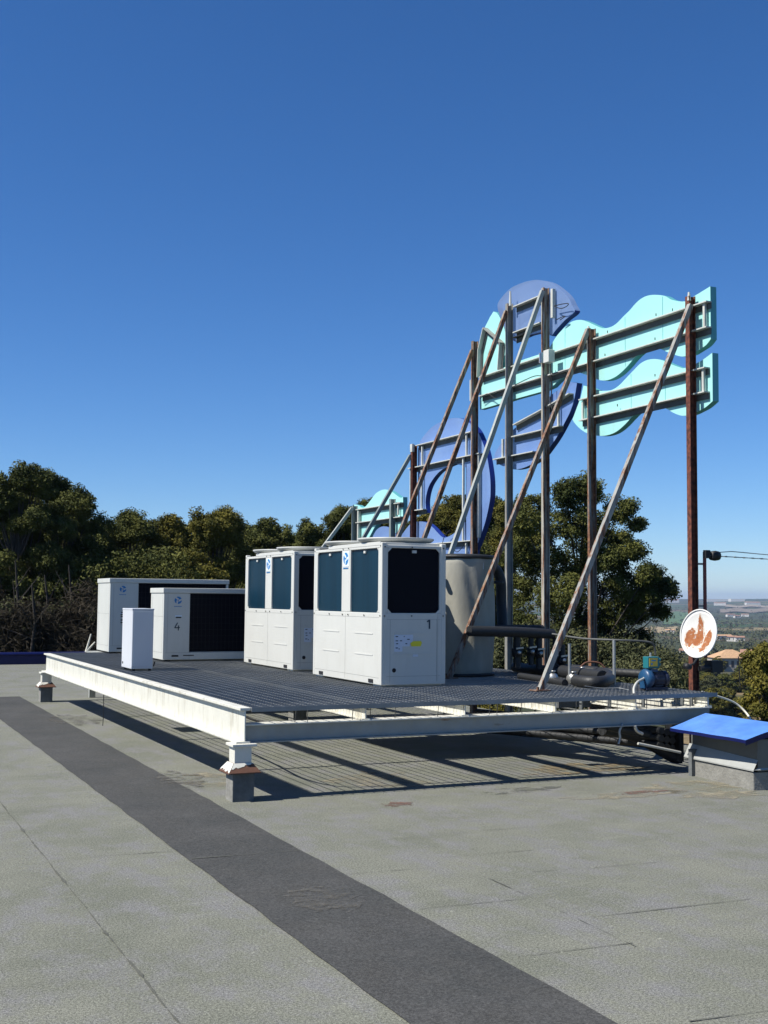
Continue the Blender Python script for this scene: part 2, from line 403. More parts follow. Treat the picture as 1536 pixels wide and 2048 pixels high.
# blue parapet at the far roof edge
mb = MB(); mb.box(-22, 9.3, 30.7, 31.05, .0, .24)
pp = empty('parapet', (-6, 30.9, 0), 'low dark blue painted parapet along the far edge of the roof', 'parapet')
mb.build('upstand', MT['parapet'], pp)
mb = MB(); mb.tube([(-22, 30.66, .25), (9.3, 30.66, .25)], .035, 8); mb.box(-22, 9.32, 30.64, 31.1, .245, .285); mb.build('coping', MT['parapet'], pp, bevel=.01)

# ------------------------------------------------------------------ steel platform
X0, X1, Y0, Y1 = 3.2, 8.14, 9.68, 19.93
plat = empty('steel_platform', (X0, Y0, 0), 'large raised platform of white steel beams topped with grey grating', 'platform')
def ibeam_y(mb, x, y0, y1, zb, zt, w, tw=.012, tf=.014):
    w = w*1.5
    mb.box(x-w/2, x+w/2, y0, y1, zb, zb+tf); mb.box(x-w/2, x+w/2, y0, y1, zt-tf, zt); mb.box(x-tw/2, x+tw/2, y0+.002, y1-.002, zb+tf, zt-tf)
mb = MB()
# left edge beam: deep channel with web outwards and flanges
mb.box(X0-.075, X0+.05, Y0-.02, Y1, .475, .492)
mb.box(X0-.004, X0+.008, Y0-.018, Y1-.002, .492, .748)
mb.box(X0-.045, X0+.05, Y0-.02, Y1, .748, .772)
mb.build('left_edge_beam', MT['beam'], plat, bevel=.003)
mb = MB()
mb.box(X0+.012, X1+.06, Y0+.04, Y0+.052, .483, .618)
mb.box(X0+.012, X1+.06, Y0+.0, Y0+.10, .471, .483)
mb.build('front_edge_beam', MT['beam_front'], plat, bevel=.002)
mb = MB(); mb.box(X0+.012, X1+.06, Y0+.0, Y0+.16, .6185, .631); mb.build('front_beam_flange', MT['beam'], plat, bevel=.002)  # lighter paint puts sunlight into the top flange's colour
mb = MB(); mb.box(X0+.05, X1+.08, Y1-.1, Y1-.0, .475, .76); mb.build('back_edge_beam', MT['beam'], plat)
mb = MB(); ibeam_y(mb, X1+.02, Y0+.012, Y1-.1, .633, .742, .06, .02); 
mb.box(X1-.02, X1+.07, Y0+.1, Y1-.12, .471, .618)
mb.build('right_edge_beam', MT['beam'], plat)
for x in (4.33, 5.335, 6.32, 7.26):
    mb = MB(); ibeam_y(mb, x, Y0+.012, Y1-.1, .632, .744, .055, .012, .01)
    mb.box(x-.045, x+.045, Y0+.10, Y1-.12, .483, .618) if False else None
    mb.build('joist', MT['beam'], plat, bevel=.001)
for y in (11.3, 14.0, 17.0):
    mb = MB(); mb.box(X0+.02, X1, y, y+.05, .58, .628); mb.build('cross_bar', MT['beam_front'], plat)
# brackets under the right-hand span
for u_ in (1160, 1216, 1284, 1362, 1380):
    p = at_y(u_, 1410, 9.9); mb = MB(); mb.box(p.x-.008, p.x+.008, 9.86, 9.9, .632, .742); mb.build('stiffener', MT['concrete_dk'], plat)
for x_, z_ in ((7.42, .60), (7.52, .56), (7.63, .60), (7.95, .42)):  # added thin bars that throw line shadows on the roof below
    mb = MB(); mb.tube([(x_, Y0+.2, z_), (x_+.05, 16, z_)], .016, 8); mb.build('thin_tube', MT['tube_dk'], plat)
mb = MB(); mb.box(6.62, 7.0, 10.1, 10.16, .632, .74); mb.build('dark_bracket', MT['concrete_dk'], plat)
# edge clips: thin hanging rods below grating
mb = MB()
for x in np.arange(3.6, 8.1, .27):
    xx = x + rnd.uniform(-.12, .12)
    mb = MB(); mb.tube([(xx, Y0+.03, .74), (xx + rnd.uniform(-.01, .01), Y0+.04, .632)], .0035, 5); mb.build('grating_clip', MT['screw'], plat)
# open bar grating
mb = MB()
gy = np.arange(Y0-.03, Y1, .0667)
for y in gy: mb.box(X0+.052, X1+.10, y, y+.0045, .745, .775)
for x in np.arange(X0+.06, X1+.1, .1): mb.box(x, x+.005, Y0-.03, Y1, .764, .7735)
mb.build('bar_grating', MT['grate'], plat, fix=False)
mb = MB(); mb.box(X0+.052, X1+.10, Y0-.037, Y0-.031, .737, .777); mb.build('grating_nosing', MT['grate'], plat)
# cable hanging below
mb = MB()
pts = [(3.75, 12.8, .62), (3.72, 11.6, .56), (3.66, 10.6, .55), (3.78, 10.05, .60), (4.3, 9.95, .61), (5.2, 9.93, .62), (6.4, 9.95, .61)]
def smooth_path(pts, n=6):
    P = [Vector(p) for p in pts]; out = []
    for i in range(len(P)-1):
        p0, p1, p2, p3 = P[max(0, i-1)], P[i], P[i+1], P[min(len(P)-1, i+2)]
        for k in range(n):
            t = k/n
            out.append(.5*((2*p1) + (p2-p0)*t + (2*p0-5*p1+4*p2-p3)*t*t + (3*p1-p0-3*p2+p3)*t**3))
    out.append(P[-1]); return out
mb.tube(smooth_path(pts), .012, 6); co = mb.build('cable', MT['wire']); tag(co, 'black cable slung loosely beneath the front of the grating', 'cable')
mb = MB(); mb.tube([(3.2, 15.4, .47), (3.205, 15.4, .2), (3.2, 15.41, .05)], .005, 5); wo_ = mb.build('hanging_wire', MT['wire']); tag(wo_, 'thin wire hanging from the white left edge beam', 'wire')

def foot(x, y, near):
    f = empty_part = MB()
    o = MB(); o.box(x-.095, x+.095, y-.095, y+.095, -.01, .235)
    ped = o.build('concrete_foot', MT['concrete'], plat, bevel=.008)
    o = MB(); o.box(x-.092, x+.093, y-.099, y-.094, .0, .232); o.build('shaded_face', MT['concrete_dk'], plat)  # thin dark sheet painting shade on the front face
    # other sides of the foot keep the lighter concrete
    mb = MB(); mb.prism([Vector((x-.142, y-.142, .235)), Vector((x+.142, y-.142, .235)), Vector((x+.142, y+.142, .235)), Vector((x-.142, y+.142, .235))], (0, 0, .008))
    q0 = [(x-.138, y-.138, .244), (x+.138, y-.138, .244), (x+.138, y+.138, .244), (x-.138, y+.138, .244)]
    q1 = [(x-.083, y-.083, .315), (x+.083, y-.083, .315), (x+.083, y+.083, .315), (x-.083, y+.083, .315)]
    mb.add(q0+q1, [(0,1,5,4), (1,2,6,5), (2,3,7,6), (3,0,4,7), (4,5,6,7), (3,2,1,0)])
    cn = mb.build('flashing_cone', MT['redlead'], plat)
    mb = MB(); r5 = random.Random(int(x*10)); lx_ = lambda t, f: (x-.157+.072*t-.002, y-.155+.31*f*(1-t)+.083*0+ .072*t + (.166-.31)*f*t + .31*f*t, .246+.071*t)
    def face(t, f): w0 = .138-.055*t; return (x-w0-.003, y-w0+2*w0*f, .246+.071*t)
    def facef(t, f): w0 = .138-.055*t; return (x-w0+2*w0*f, y-w0-.003, .246+.071*t)
    n_ = 12; lo_ = [r5.uniform(0, .35) for _ in range(n_+1)]
    mb.add([face(lo_[i], i/n_) for i in range(n_+1)] + [face(1, i/n_) for i in range(n_+1)], [(i, i+1, n_+2+i, n_+1+i) for i in range(n_)])
    lo_ = [min(.95, .45+.5*i/n_*r5.uniform(.6, 1.2)+r5.uniform(-.15, .1)) for i in range(n_+1)]
    mb.add([facef(lo_[i], i/n_) for i in range(n_+1)] + [facef(1, i/n_) for i in range(n_+1)], [(i, i+1, n_+2+i, n_+1+i) for i in range(n_)])
    mb.build('white_paint_splash', MT['beam'], cn, org=ORG[plat.name], fix=False)
    mb = MB(); mb.box(x-.075, x+.075, y-.075, y+.075, .30, .452); mb.build('steel_stub', MT['beam'], plat, bevel=.003)
    mb = MB(); mb.box(x-.10, x+.115, y-.10, y+.10, .452, .4745); mb.build('cap_plate', MT['beam'], plat, bevel=.003)
MT['flash'] = material('flashing_paint', (.62, .60, .55), .6, rust=.62, rust_scale=(5, 5, 9), rust_col=(.17, .062, .035))
foot(X0-.02, Y0+.03, True)
foot(X0-.02, Y1-.14, False)
for p in [(X1-.2, Y1-.14), (5.7, 15), (X1-.1, 15)]:
    foot(p[0], p[1], False)
mb = MB(); q = at_z(1396, 1552, 0); mb.box(q.x-.075, q.x+.035, q.y-.0, q.y+.05, 0, .26); mb.build('dark_foot', MT['concrete_dk'], plat)

# ------------------------------------------------------------------ air handling units
def emblem(cx, cy, cz, w, h, plane, parent, bar=True):
    """round blue swirl mark with a small line of lettering below; plane 'x' faces -x, 'y' faces -y"""
    def P(a, b, d=0.):
        return Vector((cx - d, cy - a, cz + b)) if plane == 'x' else Vector((cx + a, cy - d, cz + b))
    off = Vector((-.0015, 0, 0)) if plane == 'x' else Vector((0, -.0015, 0))
    s = MB(); s.prism([P(-w*.5, -h*.36), P(w*.5, -h*.36), P(w*.5, h*.5), P(-w*.5, h*.5)], off); bd = s.build('badge', MT['label'] if plane == 'x' else MT['unit_low'], parent, bevel=0)
    g = MB(); r_ = min(w, h)*.36; oy = h*.08
    for k in range(3):
        a0 = k*2*math.pi/3 + .4; poly = []
        for i in range(7):
            t = a0 + i/6*1.7; poly.append(P(math.cos(t)*r_*1.15, oy + math.sin(t)*r_*1.15, .003))
        for i in range(6, -1, -1):
            t = a0 + .35 + i/6*1.1; rr = r_*(.25+.5*i/6); poly.append(P(math.cos(t)*rr, oy + math.sin(t)*rr, .003))
        g.prism(poly, off*.6)
    g.prism([P(math.cos(2*math.pi*k/14)*r_*.2, oy + math.sin(2*math.pi*k/14)*r_*.2, .003) for k in range(14)], off*.6)
    # line of small letter-like strokes
    nx = 8
    for k in range(nx):
        a = -w*.44 + k*w*.88/nx
        g.prism([P(a, -h*.5, .001), P(a + w*.07, -h*.5, .001), P(a + w*.07, -h*.42, .001), P(a, -h*.42, .001)], off)
    g.build('blue_swirl_mark', MT['label_blue'], bd, org=ORG[parent.name])
    return bd

UX0, UX1, UY0, UY1, UZ0, UZ1 = 5.257, 6.015, 11.385, 13.33, .795, 2.30
def tall_unit():
    root = empty('heat_pump_unit', (UX0, UY0, ZT), 'nearest tall cream heat pump, marked 1, beside the wrapped tank', 'heat pump', 'tall cream heat pumps')
    zb, zt = UZ0, UZ1; wz0, wz1 = 1.553, 2.243
    ym = (UY0+UY1)/2; mh = .125      # half mullion
    b = MB()
    b.box(UX0, UX1, UY0, UY1, zb, wz0)                       # lower body
    b.box(UX0, UX1, UY0, UY1, wz1, 2.275)
    b.box(UX0, UX0+.07, UY0, UY0+.10, wz0, wz1); b.box(UX1-.07, UX1, UY0, UY0+.10, wz0, wz1)
    b.box(UX0, UX0+.07, UY1-.10, UY1, wz0, wz1); b.box(UX1-.07, UX1, UY1-.1, UY1, wz0, wz1)
    b.box(UX0, UX0+.10, ym-mh, ym+mh, wz0, wz1); b.box(UX1-.07, UX1, ym-mh, ym+mh, wz0, wz1)
    # chamfered window corners
    def tri(pl, a, z, sa, sz, s=.03):
        if pl == 'x': b.prism([Vector((UX0, a, z)), Vector((UX0, a+sa*s, z)), Vector((UX0, a, z+sz*s))], (.012, 0, 0))
        else: b.prism([Vector((a, UY0, z)), Vector((a+sa*s, UY0, z)), Vector((a, UY0, z+sz*s))], (0, .012, 0))
    for a, sa in ((UY0+.10, 1), (UY1-.10, -1)):
        tri('x', a, wz0, sa, 1); tri('x', a, wz1, sa, -1)
    for a, sa in ((UX0+.07, 1), (UX1-.07, -1)):
        tri('y', a, wz0, sa, 1, .045); tri('y', a, wz1, sa, -1, .045)
    b.build('casing', MT['unit'], root, bevel=.006)
    c = MB(); c.box(UX0+.11, UX1-.11, UY0+.12, UY1-.12, wz0+.002, wz1-.002); c.build('inner_core', MT['black'], root)
    for y0, y1 in ((UY0+.10, ym-mh), (ym+mh, UY1-.10)):
        c = MB(); c.box(UX0+.022, UX0+.03, y0+.001, y1-.001, wz0+.001, wz1-.001); pc = c.build('side_coil', MT['coil'], root)
        c = MB(); c.box(UX0+.004, UX0+.02, (y0+y1)/2-.025, (y0+y1)/2+.025, wz1-.045, wz1-.02); c.build('clip', MT['unit'], pc, org=ORG[root.name])

    c = MB(); c.box(UX0+.071, UX1-.071, UY0+.022, UY0+.03, wz0+.001, wz1-.001); fc = c.build('front_coil', MT['coil_dark'], root)
    c = MB(); c.box((UX0+UX1)/2-.02, (UX0+UX1)/2+.03, UY0+.004, UY0+.02, wz1-.05, wz1-.02); c.build('clip', MT['unit'], fc, org=ORG[root.name])
    # corner posts standing proud
    for x0, y0 in ((UX0-.004, UY0-.004), (UX1-.052, UY0-.004), (UX0-.004, UY1-.052), (UX1-.052, UY1-.052)):
        p = MB(); p.box(x0, x0+.056, y0, y0+.056, zb+.0, zt); p.build('corner_post', MT['unit'], root, bevel=.008)
    # top tray with raised hood towards the fans
    t = MB(); t.box(UX0+.004, UX1-.004, UY0+.06, UY0+1.46, 2.276, 2.305); t.box(UX0-.003, UX0+.01, UY0+.05, UY0+1.50, 2.27, 2.31)
    t.build('top_tray', MT['unit'], root, bevel=.004)
    for cy in (UY0+.47, UY0+1.44):
        f = MB(); c0 = ((UX0+UX1)/2, cy, 2.30)
        f.lathe(c0, [(.345, 0), (.355, .012), (.40, .028), (.425, .05), (.425, .064), (.405, .064), (.37, .045), (.34, .02), (.33, -.02)], 48)
        fr = f.build('fan_ring', MT['lid'], root)
        g = MB()
        for r_ in (.08, .16, .24, .32): g.lathe((c0[0], c0[1], 2.350), [(r_, 0), (r_+.006, .004), (r_+.006, .008), (r_, .006)], 32)
        for k in range(12):
            t_ = k*math.pi/6; g.bar((c0[0]+.03*math.cos(t_), c0[1]+.03*math.sin(t_), 2.352), (c0[0]+.40*math.cos(t_), c0[1]+.40*math.sin(t_), 2.358), .006, .006)
        g.build('fan_grille', MT['screw'], fr, org=ORG[root.name])
        k_ = MB(); k_.lathe((c0[0], c0[1], 2.31), [(0, 0), (.33, 0)], 32); k_.build('fan_shroud', MT['black'], fr, org=ORG[root.name])
    # panel joints, embossings, screws
    s = MB()
    s.box(UX0-.0008, UX0+.001, ym-.0015, ym+.0015, zb+.02, wz0-.03)
    s.box(UX0-.0008, UX0+.001, UY0+.06, UY1-.06, wz0-.05, wz0-.048)
    s.box(UX0-.0008, UX0+.001, UY0+.06, UY1-.06, zb+.072, zb+.074)
    s.box(UX0+.06, UX1-.06, UY0-.0008, UY0+.001, wz0-.07, wz0-.068)
    s.box(UX1-.102, UX1-.100, UY0-.0008, UY0+.001, zb+.03, wz0-.07)
    s.box(UX0+.10, UX0+.102, UY0-.0008, UY0+.001, zb+.03, wz0-.07)
    s.box(UX0+.06, UX1-.06, UY0-.0008, UY0+.001, zb+.09, zb+.092)
    s.build('panel_joint', MT['screw'], root)
    s = MB()
    for z in (1.322, 1.096):
        for y0, y1 in ((UY0+.22, UY0+.70), (ym+.18, ym+.66)):
            s = MB(); s.box(UX0-.004, UX0+.001, y0, y1, z, z+.012); s.build('pressed_rib', MT['unit'], root)
    for z in (1.115, 1.335): s = MB(); s.box(UX0+.145, UX0+.60, UY0-.005, UY0+.001, z, z+.01); s.build('pressed_rib', MT['unit'], root)
    s = MB(); s.box(UX1-.098, UX1-.090, UY0-.005, UY0+.001, zb+.03, wz0-.01); s.build('pressed_rib', MT['unit'], root)
    s = MB()
    for y in (UY0+.03, ym-.08, ym+.08, UY0+.45, UY1-.5, UY1-.03): 
        for z in (wz0-.03,): s.lathe((UX0-.004, y, z), [(0, .0), (.008, 0), (.008, .006)], 8, (-1, 0, 0))
    for y in (ym-.08, ym+.08, UY0+.03, UY1-.03): s.lathe((UX0-.004, y, wz1+.02), [(0, 0), (.007, 0), (.007, .005)], 8, (-1, 0, 0))
    for x in (UX0+.03, UX1-.03, UX0+.35):
        for z in (wz0-.03, wz1+.01): s.lathe((x, UY0-.004, z), [(0, 0), (.008, 0), (.008, .005)], 8, (0, -1, 0))
    s.build('screws', MT['screw'], root)
    s = MB()
    for y in (UY0+.20, UY1-.32): s = MB(); s.box(UX0-.006, UX0+.02, y, y+.12, zb+.015, zb+.052); s.build('lifting_slot', MT['black'], root)
    s = MB(); s.lathe((UX0+.15, UY0-.003, zb+.155), [(0, 0), (.022, 0), (.024, -.004)], 18, (0, -1, 0)); s.build('pipe_port', MT['black'], root)
    s = MB()
    for y in (UY0+.05, UY1-.25): s = MB(); s.box(UX0+.02, UX1-.02, y, y+.2, .777, zb); s.build('base_rail', MT['lid'], root)
    emblem(UX0-.001, ym, 2.135, .17, .20, 'x', root)
    # rating labels on the end panel
    s = MB(); s.box(UX0+.15, UX0+.245, UY0-.0025, UY0, 1.145, 1.325); s.box(UX0+.245, UX0+.37, UY0-.0025, UY0, 1.235, 1.325); s.box(UX0+.21, UX0+.33, UY0-.0035, UY0, 1.20, 1.25)
    lb = s.build('rating_label', MT['label_side'], root)
    s = MB()
    for x, z in ((.165, 1.30), (.165, 1.255), (.215, 1.255), (.17, 1.225), (.165, 1.18), (.20, 1.17), (.28, 1.225), (.26, 1.30), (.30, 1.27)):
        s.box(UX0+x, UX0+x+.02+.01*math.sin(x*90), UY0-.0045, UY0-.002, z, z+.010)
    s.build('label_print', MT['label_dark'], lb, org=ORG[root.name])
    s = MB(); s.prism([Vector((UX0+.34, UY0-.0055, 1.235)), Vector((UX0+.35, UY0-.0055, 1.20)), Vector((UX0+.46, UY0-.0055, 1.20)), Vector((UX0+.475, UY0-.0055, 1.24)), Vector((UX0+.46, UY0-.0055, 1.257)), Vector((UX0+.37, UY0-.0055, 1.255))], (0, .004, 0))
    s.build('warning_label', MT['label_yellow'], root)
    s = MB(); s.box(UX0+.37, UX0+.43, UY0-.004, UY0, 1.09, 1.115); s.build('small_plate', MT['label_side'], root)
    return root
MT['label_side'] = material('label_sheet_grey', (.55, .60, .68), .6)
u1 = tall_unit()
u2 = copy_tree(u1)
u2.location = (5.31, 14.17, ZT)
u2['label'] = 'farther tall cream heat pump, behind the one marked 1'
# painted number 1 only on the near unit
s = MB(); nx, nz_ = UX0+.545, 1.385
s.prism([Vector((nx+.012, UY0-.003, nz_)), Vector((nx+.03, UY0-.003, nz_)), Vector((nx+.03, UY0-.003, nz_+.10)), Vector((nx+.014, UY0-.003, nz_+.10)), Vector((nx-.012, UY0-.003, nz_+.082)), Vector((nx-.008, UY0-.003, nz_+.07)), Vector((nx+.012, UY0-.003, nz_+.078))], (0, .002, 0))
s.build('painted_number_one', MT['label_dark'], u1)

def low_unit(x0, y0, z0, x1, y1, z1, xw0, nm, label, extra):
    root = empty('low_heat_pump_unit', (x0, y0, ZT), label, 'heat pump', 'low grey white heat pumps')
    b = MB(); b.box(x0, xw0, y0, y1, z0, z1-.075); b.box(xw0, x1, y0+.05, y1, z0, z1-.075); b.box(xw0, x1, y0, y0+.05, z0, z0+.11)
    b.box(x1-.04, x1, y0, y0+.05, z0+.11, z1-.075)
    b.build('casing', MT['unit_low'], root, bevel=.006)
    b = MB(); b.box(x0-.012, x1+.012, y0-.012, y1+.012, z1-.073, z1); b.build('top_cover', MT['unit_low'], root, bevel=.006)
    b = MB(); b.box(xw0+.002, x1-.042, y0+.022, y0+.048, z0+.112, z1-.078); b.build('front_coil', MT['coil_dark'], root)
    g = MB()
    for x in np.arange(xw0+.06, x1-.05, .06): g.box(x, x+.003, y0+.012, y0+.015, z0+.112, z1-.078)
    for z in np.arange(z0+.16, z1-.1, .09): g.box(xw0+.004, x1-.044, y0+.009, y0+.012, z, z+.003)
    g.build('wire_guard', MT['black'], root, fix=False)
    s = MB(); s.box(x0+.03, x1-.03, y0-.001, y0+.001, z0+.10, z0+.102); s.box(x0+.06, x0+.062, y0-.001, y0+.001, z0+.1, z1-.09)
    s.box(x0-.001, x0+.001, y0+.03, y1-.03, z0+.10, z0+.102); s.box(x0-.001, x0+.001, y0+.06, y0+.062, z0+.10, z1-.09); s.box(x0-.001, x0+.001, y1-.1, y1-.098, z0+.10, z1-.09)
    s.box(x0-.001, x0+.001, y0+.03, y1-.03, z0+.62, z0+.622)
    s.build('panel_joint', MT['screw'], root)
    for xa, xb, za in ((x0+.13, x0+.23, .045), (x0+.30, x0+.46, .055), (x1-.4, x1-.2, .055)): s = MB(); s.box(xa, xb, y0-.003, y0+.002, z0+za, z0+.068); s.build('lifting_slot', MT['black'], root)
    s = MB(); s.box(x0+.17, x0+.27, y0-.006, y0, z0+.615, z0+.64); h = s.build('handle', MT['label'], root)
    s = MB(); s.box(x0+.18, x0+.26, y0-.009, y0-.005, z0+.60, z0+.618); s.build('handle_grip', MT['black'], h, org=ORG[root.name])
    for a in (x0+.02, x1-.12):
        s = MB(); s.box(a, a+.1, y0+.02, y1-.02, .777, z0); s.build('base_rail', MT['black'], root)
    emblem(x0+.21, y0-.001, z1-.19, .13, .165, 'y', root)
    return root
u4 = low_unit(4.324, 16.84, .80, 6.1, 17.6, 1.832, 4.712, 'four', 'low grey heat pump marked 4, directly behind the white cabinet', True)
s = MB(); a = Vector((4.324+.19, 16.837, 1.228))
def stroke(p, q, w=.014): s.bar((a.x+p[0], a.y, a.z+p[1]), (a.x+q[0], a.y, a.z+q[1]), .003, w, up=(0, 0, 1) if abs(q[0]-p[0]) > abs(q[1]-p[1]) else (1, 0, 0))
stroke((.018, .105), (-.022, .032)); stroke((-.024, .030), (.052, .036)); stroke((.034, .066), (.030, -.008))
s.build('painted_number_four', MT['label_dark'], u4)
u3 = low_unit(4.107, 19.48, .80, 6.115, 20.45, 2.0, 4.575, 'three', 'low grey heat pump at the far back left corner of the platform', False)
s = MB()
for i, z in enumerate((1.43, 1.37, 1.31, 1.27)): s.box(4.29, 4.33, 19.474, 19.48, z, z+.018)
s.build('vent_slots', MT['black'], u3)
s = MB(); s.box(3.95, 6.3, 19.96, 20.5, .70, .776); s.build('support_ledge', MT['beam_front'], plat)
s = MB(); s.box(3.98, 4.08, 20.3, 20.4, 0, .7); s.build('support_leg', MT['beam_front'], plat)

# slim white cabinet
cab = empty('cabinet', (3.41, 14.83, ZT), 'slim plain white metal cabinet standing near the left edge of the grating', 'cabinet')
s = MB(); s.box(3.413, 3.685, 14.83, 15.38, .80, 1.545); s.build('casing', MT['cabinet'], cab, bevel=.006)
s = MB(); s.box(3.409, 3.690, 14.826, 15.385, 1.533, 1.553); s.build('top_cover', MT['cabinet'], cab, bevel=.004)
s = MB(); s.box(3.418, 3.68, 14.824, 14.829, .83, 1.52); s.build('door', MT['cabinet'], cab, bevel=.003)
s = MB()
for x, y in ((3.44, 14.86), (3.64, 14.86), (3.44, 15.32), (3.64, 15.32)): s.box(x, x+.03, y, y+.03, .774, .80)
s.build('feet', MT['black'], cab)
s = MB(); s.bar((3.70, 14.85, .83), (3.715, 14.85, .89), .02, .012); s.lathe((3.406, 15.3, .86), [(0, 0), (.015, 0), (.015, -.01)], 10, (-1, 0, 0)); s.build('cable_gland', MT['black'], cab)

# ------------------------------------------------------------------ wrapped tank
tank = empty('water_tank', (7.065, 12.98, ZT), 'tall round tank wrapped in beige canvas jacket beside the near heat pump', 'tank')
n = 72; prof = []; vs = []; rows = 40; cx, cy, rt = 7.065, 12.98, .415
for j in range(rows+1):
    z = .80 + (2.205-.80)*j/rows
    for k in range(n):
        t = 2*math.pi*k/n
        w_ = noise.noise(Vector((math.cos(t)*1.6, math.sin(t)*1.6, z*1.1)))*.024 + noise.noise(Vector((math.cos(t)*3 + z*1.6, math.sin(t)*3, z*.9 + t*.9)))*.02
        if j in (0, rows): w_ -= .012
        r_ = rt + w_
        vs.append((cx+r_*math.cos(t), cy+r_*math.sin(t), z))
fs = [(j*n+k, j*n+(k+1) % n, (j+1)*n+(k+1) % n, (j+1)*n+k) for j in range(rows) for k in range(n)]
s = MB(); s.add(vs, fs, True); s.build('jacket', MT['jacket'], tank)
s = MB(); s.lathe((cx, cy, 2.205), [(rt-.005, -.01), (rt+.02, 0), (rt+.022, .03), (rt, .045), (.2, .06), (0, .062)], 64); s.build('lid', MT['rubber'], tank)
s = MB(); s.lathe((cx, cy, .775), [(0, 0), (rt+.01, 0), (rt+.015, .035), (rt-.02, .04)], 64); s.build('base_ring', MT['rubber'], tank)
s = MB()
q = at_y(960, 1132, 12.60); s.box(q.x-.03, q.x+.03, 12.565, 12.60, q.z-.04, q.z+.04); s.build('thermometer_plate', MT['label'], tank)
s = MB()
for v_ in (1150, 1200): 
    q = at_y(893, v_, 12.7); s.lathe((6.6, 12.7, q.z), [(0, 0), (.03, 0), (.03, -.08)], 12, (-1, -.5, 0))
q = at_y(975, 1165, 12.75); s.lathe((7.40, 12.62, q.z), [(0, .06), (.02, .06), (.02, -.05)], 12, (.5, -.8, 0))
s.build('probe_socket', MT['rubber'], tank)
# small label on jacket
# ------------------------------------------------------------------ pipework behind
pw = empty('pipework', (7.8, 12.3, ZT), 'black insulated pipes and valves on the grating right of the tank', 'pipework')
s = MB(); 
p_ = [at_y(975, 1135, 13.1), at_y(990, 1138, 13.15), at_y(1001, 1160, 13.15), at_y(1003, 1210, 13.15), at_y(1006, 1262, 13.0)]
s.tube(smooth_path(p_), .068, 14); s.build('riser_pipe', MT['rubber'], pw)
s = MB(); s.tube([at_y(938, 1262, 12.3), at_y(1030, 1264, 12.35), at_y(1106, 1268, 12.4)], .062, 16); s.build('header_pipe', MT['rubber'], pw)
s = MB(); s.tube([at_y(985, 1256, 12.9), at_y(1085, 1256, 12.95)], .04, 12)
s.build('header_pipe', MT['rubber'], pw)
for u_, v0, v1, r_ in ((1034, 1268, 1335, .045), (1062, 1270, 1330, .035), (1078, 1268, 1338, .04), (1110, 1275, 1338, .03), (1124, 1290, 1345, .04)):
    s = MB(); y_ = 12.4; s.tube([at_y(u_, v0, y_), at_y(u_, v1, y_)], r_, 12)
    q = at_y(u_, (v0*.45+v1*.55), y_); s.lathe(q, [(0, .05), (r_*1.5, .05), (r_*1.5, -.05), (0, -.05)], 12)
    b_ = s.build('valve_pipe', MT['rubber'], pw)
    s = MB(); s.lathe(Vector(q)+Vector((-.02, -r_*1.5, 0)), [(0, 0), (.022, 0), (.022, .03), (0, .03)], 10, (0, -1, .2)); s.bar(Vector(q)+Vector((-.06, -r_*1.8, .05)), Vector(q)+Vector((.04, -r_*1.8, .06)), .012, .02)
    s.build('valve_handle', MT['brass'], b_, org=ORG[pw.name])
for pts, r_ in (([(1030, 1338), (1070, 1343), (1120, 1346)], .062), ([(1120, 1346), (1160, 1352), (1205, 1358)], .075)):
    s = MB(); s.tube(smooth_path([at_z(a[0], a[1]-4, .84) for a in pts]), r_, 16); s.build('floor_pipe', MT['rubber'], pw)
s = MB(); b0 = at_z(1150, 1361, .84)
s.tube(smooth_path([b0, at_z(1185, 1364, .84), at_z(1212, 1362, .84), at_z(1220, 1354, .84), at_z(1207, 1346, .84), at_z(1170, 1341, .84), at_z(1120, 1337, .84)], 8), .062, 16); s.build('bend_pipe', MT['rubber'], pw)
s = MB(); s.tube([at_z(1165, 1340, .85), at_z(1250, 1346, .85), at_z(1300, 1349, .85)], .05, 14); s.build('floor_pipe', MT['rubber'], pw)
s = MB(); s.tube([at_z(1040, 1352, .80), at_z(1130, 1366, .80)], .04, 10); s.build('floor_pipe', MT['rubber'], pw)
for (u_, v_) in ((1145, 1358), (1163, 1348), (1104, 1356)):
    q = at_z(u_, v_, .83); s = MB(); s.lathe(q, [(0, .05), (.05, .05), (.07, .0), (.05, -.05), (0, -.05)], 14, (1, .1, 0)); s.lathe(q + Vector((0, -.02, .07)), [(0, 0), (.03, 0), (.03, .015), (0, .015)], 10); s.build('valve_body', MT['brass'], pw)
s = MB(); q = at_z(1160, 1335, .9); s.tube(smooth_path([q, q+Vector((.1, 0, .06)), q+Vector((.25, -.05, .05)), q+Vector((.33, -.1, -.05))]), .012, 8); s.build('red_hose', MT['redlead'], pw)

rl = empty('pipe_rail', (7.9, 11, ZT), 'thin grey pipe rail on two posts beyond the floor pipes', 'rail')
s = MB(); A0 = at_y(1105, 1268, 11.9); s.tube(smooth_path([A0, at_y(1165, 1277, 11.4), at_y(1228, 1280, 11.0), at_y(1290, 1283, 10.9), at_y(1307, 1290, 10.88), at_y(1311, 1310, 10.88)]), .012, 10); s.build('top_tube', MT['tube_dk'], rl)
s = MB(); q = at_y(1228, 1280, 11.0); s.tube([q, (q.x, 11.0, .775)], .018, 10); s.build('leg', MT['galv'], rl)
s = MB(); q = at_y(1139, 1287, 11.7); s.tube([q, (q.x, 11.7, .775)], .018, 10); s.build('leg', MT['galv'], rl)

